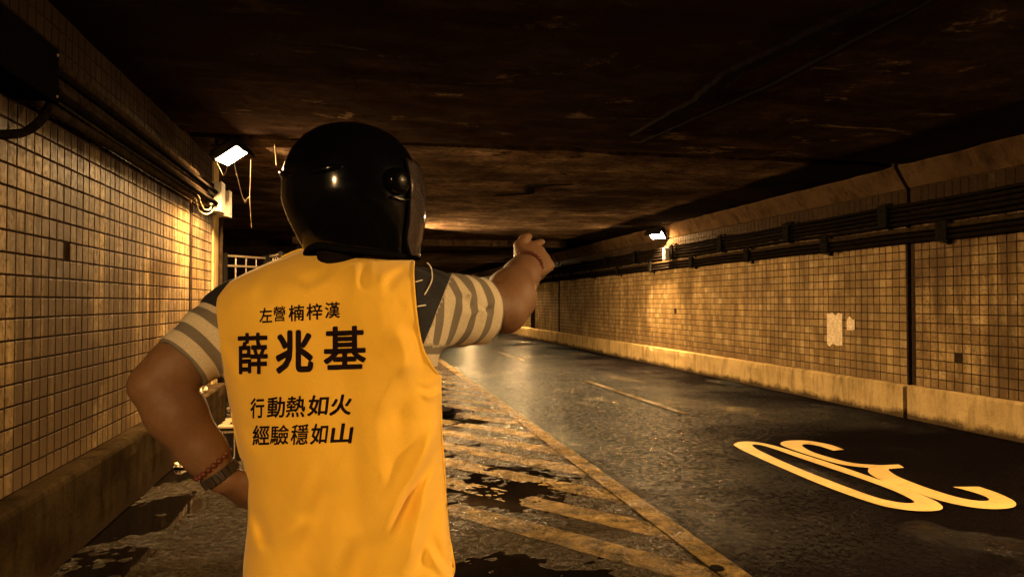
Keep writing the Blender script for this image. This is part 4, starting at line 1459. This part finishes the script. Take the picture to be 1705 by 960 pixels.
def fabric_noise(px, py):
    return np.array([0.0035 * mnoise.noise(Vector((a / 70.0, b / 95.0, 2.0))) + 0.0016 * mnoise.noise(Vector((a / 24.0, b / 34.0, 5.0)))
                     + 0.0026 * (0.25 - abs(mnoise.noise(Vector(((a + 0.6 * b) / 52.0, (b - 0.6 * a) / 150.0, 8.0))))) + 0.0011 * (0.25 - abs(mnoise.noise(Vector(((a - 0.5 * b) / 26.0, (b + 0.5 * a) / 90.0, 3.0))))) for a, b in zip(px, py)])
def vest_back(px, py, noise_=True):
    z = torso_depth(px, py, 0.006)
    edge = np.clip((py - np.interp(px, TOPX, TOPY)) / 25.0, 0, 1)
    z = z - folds(px, py) * edge
    if noise_: z = z - fabric_noise(px, py) * edge
    hang = np.clip((py - 820) / 200.0, 0, 1) ** 1.5 * 0.012 * np.sin(px / 27.0 + 1.0)
    return z + hang
zb = vest_back(qx, qy)
Vb = PA(qx, qy, zb)
zf = torso_depth(qx, qy, 0.006, True)
bd = (u < 1e-9) | (u > 1 - 1e-9)
Vf = PA(qx, qy, zf)
i = np.arange(NU)[None, :] + (NU + 1) * np.arange(NV)[:, None]
Fb = np.stack([i, i + 1, i + NU + 2, i + NU + 1], -1).reshape(-1, 4)
k = M('yellow_vest_cloth')
f1 = k.noise(420, 3, 0.6); f2 = k.noise(6, 5, 0.6)
c = k.ramp(f2, [(0.3, (0.76, 0.445, 0.034)), (0.7, (0.83, 0.505, 0.048))])
k.base(k.mix(k.ramp(f1, [(0.35, 0.0), (0.75, 0.22)]), c, (0.50, 0.24, 0.012)))
k.set(Roughness=0.85)
k.b.inputs['Sheen Weight'].default_value = 0.15
k.bump(f1, 0.3, 0.0012)
M_VEST = k.m
vest = pmesh('vest', np.concatenate([Vb, Vf]), np.concatenate([Fb, Fb[:, ::-1] + len(Vb)]), M_VEST)
bmv = bmesh.new(); bmv.from_mesh(vest.data)
bmesh.ops.remove_doubles(bmv, verts=bmv.verts[:], dist=0.0004)
bmv.normal_update()
_v = Vector(C0 - PBASE)
_bf = max(bmv.faces, key=lambda f: -(f.calc_center_median() - Vector(P(560, 700, 1.36) - PBASE)).length)
if _bf.normal.dot(_v - _bf.calc_center_median()) < 0:
    bmesh.ops.reverse_faces(bmv, faces=bmv.faces[:])
bmv.to_mesh(vest.data); bmv.free()
vest.data.polygons.foreach_set('use_smooth', [True] * len(vest.data.polygons))
so = vest.modifiers.new('thickness', 'SOLIDIFY'); so.thickness = 0.0016; so.offset = -1
# stitched bindings on neck, armhole and hem
def binding(curve, t0, t1, r, name='binding', n=90, inset=(0, 0)):
    ts = np.linspace(t0, t1, n); p = curve(ts) + np.array(inset)
    z = vest_back(p[:, 0], p[:, 1])
    w3 = PA(p[:, 0], p[:, 1], z) - PBASE
    bm = bmesh.new(); add_tube(bm, [Vector(q) for q in w3], r, 6)
    bm_obj(name, bm, M_VEST, vest, True)
binding(cR, 0.645, 0.995, 0.0026, 'armhole_binding')
binding(cT, 0.40, 0.82, 0.0030, 'neck_binding')
binding(cB, 0.0, 1.0, 0.0024, 'hem_binding')
bm = bmesh.new(); f = spline([P(738, 845, 1.50), P(747, 838, 1.485), P(754, 837, 1.47), P(762, 836, 1.46)])
add_tube(bm, [f(t / 12) - Vector(PBASE) for t in range(13)], 0.0028, 6)
bm_obj('side_tie', bm, M_IRON, vest, True)

# printed lettering, following the cloth
M_INK = simple('black_print_ink', (0.014, 0.008, 0.010), 0.7, nscale=60, bump=0.05)
def glyph(ch, quad, bold, shear):
    """quad: photo box (x0, y0, x1, y1) plus rise over its width"""
    cu = bpy.data.curves.new('glyph', 'FONT'); cu.body = ch; cu.resolution_u = 3
    ob = bpy.data.objects.new('glyph', cu); COL.objects.link(ob)
    dg = bpy.context.evaluated_depsgraph_get()
    me = bpy.data.meshes.new_from_object(ob.evaluated_get(dg))
    bpy.data.objects.remove(ob); bpy.data.curves.remove(cu)
    bm = bmesh.new()
    lift = {}
    for q in range(9):          # emboldened by overprinting the glyph round a small circle
        n0 = len(bm.verts)
        bm.from_mesh(me); bm.verts.ensure_lookup_table()
        dx, dy = (0, 0) if q == 8 else (bold * math.cos(q * PI / 4 + 0.39), bold * math.sin(q * PI / 4 + 0.39))
        for v_ in bm.verts[n0:]: v_.co.x += dx; v_.co.y += dy; v_.co.z = q * 1e-3
    bpy.data.meshes.remove(me)
    bmesh.ops.triangulate(bm, faces=bm.faces[:])
    xs = [v_.co.x for v_ in bm.verts]; ys = [v_.co.y for v_ in bm.verts]
    ax, bx, ay, by = min(xs), max(xs), min(ys), max(ys)
    x0, y0, x1, y1, rise = quad
    for v_ in bm.verts:
        a = (v_.co.x - ax) / (bx - ax); b = (v_.co.y - ay) / (by - ay)
        v_.co.x = x0 + a * (x1 - x0) + (b - 0.5) * shear * (y1 - y0)
        v_.co.y = y1 - b * (y1 - y0) - (a - 0.5) * rise
    for _ in range(3):
        es = [e for e in bm.edges if e.calc_length() > 9.0]
        if not es: break
        bmesh.ops.subdivide_edges(bm, edges=es, cuts=1)
        bmesh.ops.triangulate(bm, faces=[f_ for f_ in bm.faces if len(f_.verts) > 3])
    co = np.array([v_.co[:] for v_ in bm.verts])
    w3 = PA(co[:, 0], co[:, 1], vest_back(co[:, 0], co[:, 1]) - 0.0014 - co[:, 2] * 0.03) - PBASE
    for v_, q in zip(bm.verts, w3): v_.co = q
    bm_obj('printed_character', bm, M_INK, vest)
def tc(x0, y0, x1, y1, rise): return (370 + x0 / 3.43, 480 + y0 / 3.43, 370 + x1 / 3.43, 480 + y1 / 3.43, rise)
for ch, q, bold, sh_ in (
    ('左', (212, 110, 285, 195, 1.1), .020, 0.0), ('營', (292, 101, 360, 188, 1.1), .016, 0.0), ('楠', (378, 93, 468, 186, 1.3), .020, 0.0), ('梓', (480, 85, 572, 178, 1.3), .020, 0.0), ('漢', (586, 77, 672, 170, 1.3), .018, 0.0),
    ('薛', (88, 252, 260, 490, 1.4), .022, 0.0), ('兆', (305, 237, 520, 484, 2.0), .036, 0.0), ('基', (578, 214, 822, 462, 2.4), .024, 0.0),
    ('行', (160, 624, 240, 740, 1.0), .024, 0.02), ('動', (257, 618, 358, 738, 1.0), .022, 0.05), ('熱', (365, 613, 475, 735, 1.0), .020, 0.08), ('如', (490, 607, 605, 727, 1.2), .026, 0.12), ('火', (618, 604, 742, 724, 1.2), .030, 0.16),
    ('經', (173, 779, 270, 893, 1.0), .020, 0.02), ('驗', (274, 779, 380, 892, 1.0), .016, 0.05), ('穩', (392, 774, 492, 892, 1.0), .016, 0.08), ('如', (506, 770, 602, 889, 1.2), .026, 0.12), ('山', (622, 768, 746, 886, 1.6), .034, 0.14)):
    glyph(ch, tc(*q), bold, sh_)

# ---- helmet
def shell_pt(phi, z, grow=1.0, fgrow=1.0):
    """phi: azimuth from the face towards the right ear"""
    q = max(0.0, 1 - abs(z / 0.140) ** 2.25) ** (1 / 2.25)
    if z < 0:
        q = max(q, 0.55)
        q = (1 - min(1, (-z / 0.125)) ** 2.2 * 0.12)
    cph, sph = math.cos(phi), math.sin(phi)
    back = max(0.0, -cph) ** 0.7
    low = min(1, max(0.0, (-z - 0.015) / 0.11)) ** 1.4
    q *= 1 - 0.36 * low * back
    x = 0.128 * q * sph * grow; y = 0.148 * q * cph * grow * (fgrow if cph > 0 else 1)
    return HC + hr * x + hf * y + hz * z
k = M('black_helmet_lacquer')
k.set(Base_Color=(0.0015, 0.0015, 0.0022), Roughness=0.16)
k.b.inputs['Specular IOR Level'].default_value = 0.22
k.rough(k.ramp(k.noise(14, 8, 0.7), [(0.3, 0.09), (0.75, 0.24)]))
M_HELM = k.m
M_RUB = simple('black_rubber', (0.004, 0.004, 0.004), 0.8)
ZBROW, PHI0 = 0.050, math.radians(56)
def zrim(phi): return -0.112 - 0.012 * max(0.0, math.cos(phi * 1.0 - 0) * 0.5 + 0.5) - 0.01 * abs(math.sin(phi))
V, F = [], []
NA = 96
top = [HC + hz * 0.140]
V.append(top[0])
zs = [0.140 * math.cos(a) for a in np.linspace(0, math.acos(ZBROW / 0.140), 22)[1:]]
for z in zs:
    for a in range(NA): V.append(shell_pt(2 * PI * a / NA, z))
for a in range(NA): F.append((0, 1 + a, 1 + (a + 1) % NA))
for r_ in range(len(zs) - 1):
    for a in range(NA):
        p, q = 1 + r_ * NA + a, 1 + r_ * NA + (a + 1) % NA
        F.append((p, p + NA, q + NA, q))
aidx = [a for a in range(NA + 1) if PHI0 <= 2 * PI * a / NA <= 2 * PI - PHI0]
rows = 20; base = len(V)
for j in range(rows + 1):
    for a in aidx:
        ph = 2 * PI * a / NA
        zz = ZBROW + (zrim(ph) - ZBROW) * j / rows
        V.append(shell_pt(ph, zz))
w_ = len(aidx)
for j in range(rows):
    for a in range(w_ - 1):
        p = base + j * w_ + a
        F.append((p, p + w_, p + w_ + 1, p + 1))
helmet = mesh_np('helmet', np.array(V) - PBASE, F, M_HELM, person, True)
bmv = bmesh.new(); bmv.from_mesh(helmet.data); bmesh.ops.remove_doubles(bmv, verts=bmv.verts[:], dist=0.0005); bmesh.ops.recalc_face_normals(bmv, faces=bmv.faces[:]); bmv.to_mesh(helmet.data); bmv.free()
helmet.data.polygons.foreach_set('use_smooth', [True] * len(helmet.data.polygons))
so = helmet.modifiers.new('thickness', 'SOLIDIFY'); so.thickness = 0.012; so.offset = -1
def htube(name, pts, r, m, seg=8):
    bm = bmesh.new(); add_tube(bm, [Vector(p - PBASE) for p in pts], r, seg); return bm_obj(name, bm, m, helmet, True)
edge = [shell_pt(PHI0, ZBROW + (zrim(PHI0) - ZBROW) * j / 14) for j in range(14, -1, -1)] + [shell_pt(PHI0 - 2 * PHI0 * j / 24, ZBROW) for j in range(1, 24)] + [shell_pt(-PHI0, ZBROW + (zrim(-PHI0) - ZBROW) * j / 14) for j in range(15)]
htube('face_trim', edge, 0.005, M_RUB)
rim = [shell_pt(ph, zrim(ph)) for ph in np.linspace(PHI0, 2 * PI - PHI0, 60)]
htube('rim_trim', rim, 0.006, M_RUB)
htube('neck_padding', [HC + (p - HC) * np.array((0.88, 0.88, 1.0)) + hz * 0.020 for p in rim], 0.009, M_RUB)
# clear visor, open a little below the brow
V, F = [], []
nv_, nz_ = 44, 22
for j in range(nz_ + 1):
    t = j / nz_; z = 0.062 - 0.190 * t
    span = math.radians(84) * (1 - 0.10 * max(0, t - 0.75) ** 2 * 16)
    for a in range(nv_ + 1):
        ph = -span + 2 * span * a / nv_
        V.append(shell_pt(ph, max(z, -0.10), 1.035, 1.075 + 0.05 * math.sin(PI * min(1, t * 0.9))) + hz * (z - max(z, -0.10)))
for j in range(nz_):
    for a in range(nv_):
        p = j * (nv_ + 1) + a
        F.append((p, p + nv_ + 1, p + nv_ + 2, p + 1))
k = M('clear_visor')
gl = k.n('ShaderNodeBsdfGlossy'); gl.inputs['Roughness'].default_value = 0.06
tr = k.n('ShaderNodeBsdfTransparent'); tr.inputs['Color'].default_value = (0.90, 0.80, 0.80, 1)
df = k.n('ShaderNodeBsdfDiffuse'); df.inputs['Color'].default_value = (0.60, 0.46, 0.42, 1)
mx0 = k.n('ShaderNodeMixShader'); k.l(k.ramp(k.noise(60, 6, 0.7), [(0.35, 0.02), (0.75, 0.13)]), mx0.inputs[0]); k.l(tr.outputs[0], mx0.inputs[1]); k.l(df.outputs[0], mx0.inputs[2])
fr = k.n('ShaderNodeFresnel'); fr.inputs['IOR'].default_value = 1.5
mx = k.n('ShaderNodeMixShader'); k.l(fr.outputs[0], mx.inputs[0]); k.l(mx0.outputs[0], mx.inputs[1]); k.l(gl.outputs[0], mx.inputs[2])
k.l(mx.outputs[0], k.nt.nodes['Material Output'].inputs['Surface'])
visor = mesh_np('visor', np.array(V) - PBASE, F, k.m, helmet, True)
so = visor.modifiers.new('thickness', 'SOLIDIFY'); so.thickness = 0.002
lowrow = [V[nz_ * (nv_ + 1) + a] for a in range(nv_ + 1)]
siderow = [V[j * (nv_ + 1) + nv_] for j in range(nz_ + 1)]
htube('visor_edge', [np.array(p) for p in siderow + lowrow[::-1]], 0.0026, M_RUB, 6)
# hinge discs with a screw, on both ears
for sgn in (1, -1):
    ph = math.radians(96) * sgn
    c0 = shell_pt(ph, 0.012, 1.05); out = nrm(shell_pt(ph, 0.012, 1.2) - shell_pt(ph, 0.012, 1.0))
    Rm = Vector(out).to_track_quat('Z', 'Y').to_matrix().to_4x4(); Rm.translation = Vector(c0 - PBASE)
    bm = bmesh.new()
    prof = [(0.027, -0.006), (0.0265, 0.001), (0.0225, 0.0055), (0.016, 0.0078), (0.0085, 0.0090), (0.0005, 0.0095)]
    rg = [[bm.verts.new(Rm @ Vector((a_ * math.cos(2 * PI * q / 36), a_ * math.sin(2 * PI * q / 36), b_))) for q in range(36)] for a_, b_ in prof]
    for g0, g1 in zip(rg[:-1], rg[1:]):
        for q in range(36): bm.faces.new((g0[q], g0[(q + 1) % 36], g1[(q + 1) % 36], g1[q]))
    bm_obj('hinge', bm, M_HELM, helmet, True)
    bm = bmesh.new(); f = spline([shell_pt(ph - sgn * 0.28, -0.012, 1.03), shell_pt(ph - sgn * 0.12, -0.022, 1.03), shell_pt(ph + sgn * 0.1, -0.020, 1.02)])
    add_tube(bm, [f(t / 12) - Vector(PBASE) for t in range(13)], 0.0035, 6); bm_obj('cheek_ridge', bm, M_HELM, helmet, True)
# raised rear vent
def rear_ridge(p0, p1, z0, z1, r):
    bm = bmesh.new(); n = 16; pts, rr = [], []
    for q in range(n + 1):
        t = q / n
        pts.append(Vector(shell_pt(p0 + (p1 - p0) * t, z0 + (z1 - z0) * t, 0.995) - PBASE)); rr.append(0.001 + r * math.sin(PI * t) ** 0.6)
    add_tube(bm, pts, rr, 10); bm_obj('rear_vent', bm, M_HELM, helmet, True)
rear_ridge(math.radians(219), math.radians(190), 0.030, 0.018, 0.007)
rear_ridge(math.radians(170), math.radians(141), 0.018, 0.030, 0.007)

# ---- wrist wear
M_WATCH = simple('dark_watch_strap', (0.03, 0.022, 0.016), 0.4)
M_BEAD = simple('dark_red_bead', (0.09, 0.026, 0.015), 0.25, nscale=50)
M_CORD = simple('cord', (0.05, 0.02, 0.015), 0.7)
def frame_of(ax):
    a = nrm(ax); e1 = nrm(np.cross(a, (0.3, 0.2, 1.0))); return a, e1, np.cross(a, e1)
def band(name, cen, ax, r, wd, th, m):
    a, e1, e2 = frame_of(ax); V, F = [], []; n = 48
    prof = [(-wd / 2, 0), (-wd / 2, th * 0.8), (-wd / 2 + 0.002, th), (wd / 2 - 0.002, th), (wd / 2, th * 0.8), (wd / 2, 0)]
    for q in range(n):
        g = 2 * PI * q / n; d = e1 * math.cos(g) + e2 * math.sin(g)
        for (s_, t_) in prof: V.append(cen + a * s_ + d * (r + t_) - PBASE)
    for q in range(n):
        for s_ in range(5):
            i0, i1 = q * 6 + s_, ((q + 1) % n) * 6 + s_
            F.append((i0, i1, i1 + 1, i0 + 1))
    return mesh_np(name, V, F, m, person, True)
axL_ = WRL - ELL
wc = WRL + nrm(axL_) * -0.012
watch = band('watch', wc, axL_, 0.0325, 0.017, 0.0035, M_WATCH)
a, e1, e2 = frame_of(axL_)
bm = bmesh.new(); add_box(bm, (-0.0105, -0.0048, -0.0015), (0.0105, 0.0048, 0.0022), 0.0012)
lk = bpy.data.meshes.new('watch_link'); bm.to_mesh(lk); bm.free(); lk.materials.append(M_WATCH)
for q in range(21):
    g = 2 * PI * q / 21; d_ = e1 * math.cos(g) + e2 * math.sin(g); t_ = np.cross(d_, a)
    b = bpy.data.objects.new('watch_link', lk); COL.objects.link(b); b.parent = watch
    Rm = Matrix((np.r_[a, 0], np.r_[t_, 0], np.r_[d_, 0], (0, 0, 0, 1))).transposed()
    b.rotation_euler = Rm.to_euler(); b.location = wc + d_ * 0.0375 - PBASE
def beads(cen, ax, r, br, n):
    a, e1, e2 = frame_of(ax)
    pts = [cen + (e1 * math.cos(2 * PI * q / 40) + e2 * math.sin(2 * PI * q / 40)) * r for q in range(41)]
    bm = bmesh.new(); add_tube(bm, [Vector(p - PBASE) for p in pts], 0.0015, 5)
    o = bm_obj('bead_bracelet', bm, M_CORD, person, True)
    bm = bmesh.new(); bmesh.ops.create_icosphere(bm, subdivisions=2, radius=br)
    me = bpy.data.meshes.new('bead'); bm.to_mesh(me); bm.free(); me.materials.append(M_BEAD)
    me.polygons.foreach_set('use_smooth', [True] * len(me.polygons))
    for q in range(n):
        g = 2 * PI * q / n
        b = bpy.data.objects.new('bead', me); COL.objects.link(b); b.parent = o
        b.location = cen + (e1 * math.cos(g) + e2 * math.sin(g)) * r - PBASE
beads(WRL - nrm(axL_) * 0.036, axL_ + np.array((0.01, 0, 0.03)), 0.0400, 0.0062, 20)
beads(WRR - nrm(WRR - ELR) * 0.004, WRR - ELR, 0.0355, 0.0048, 24)
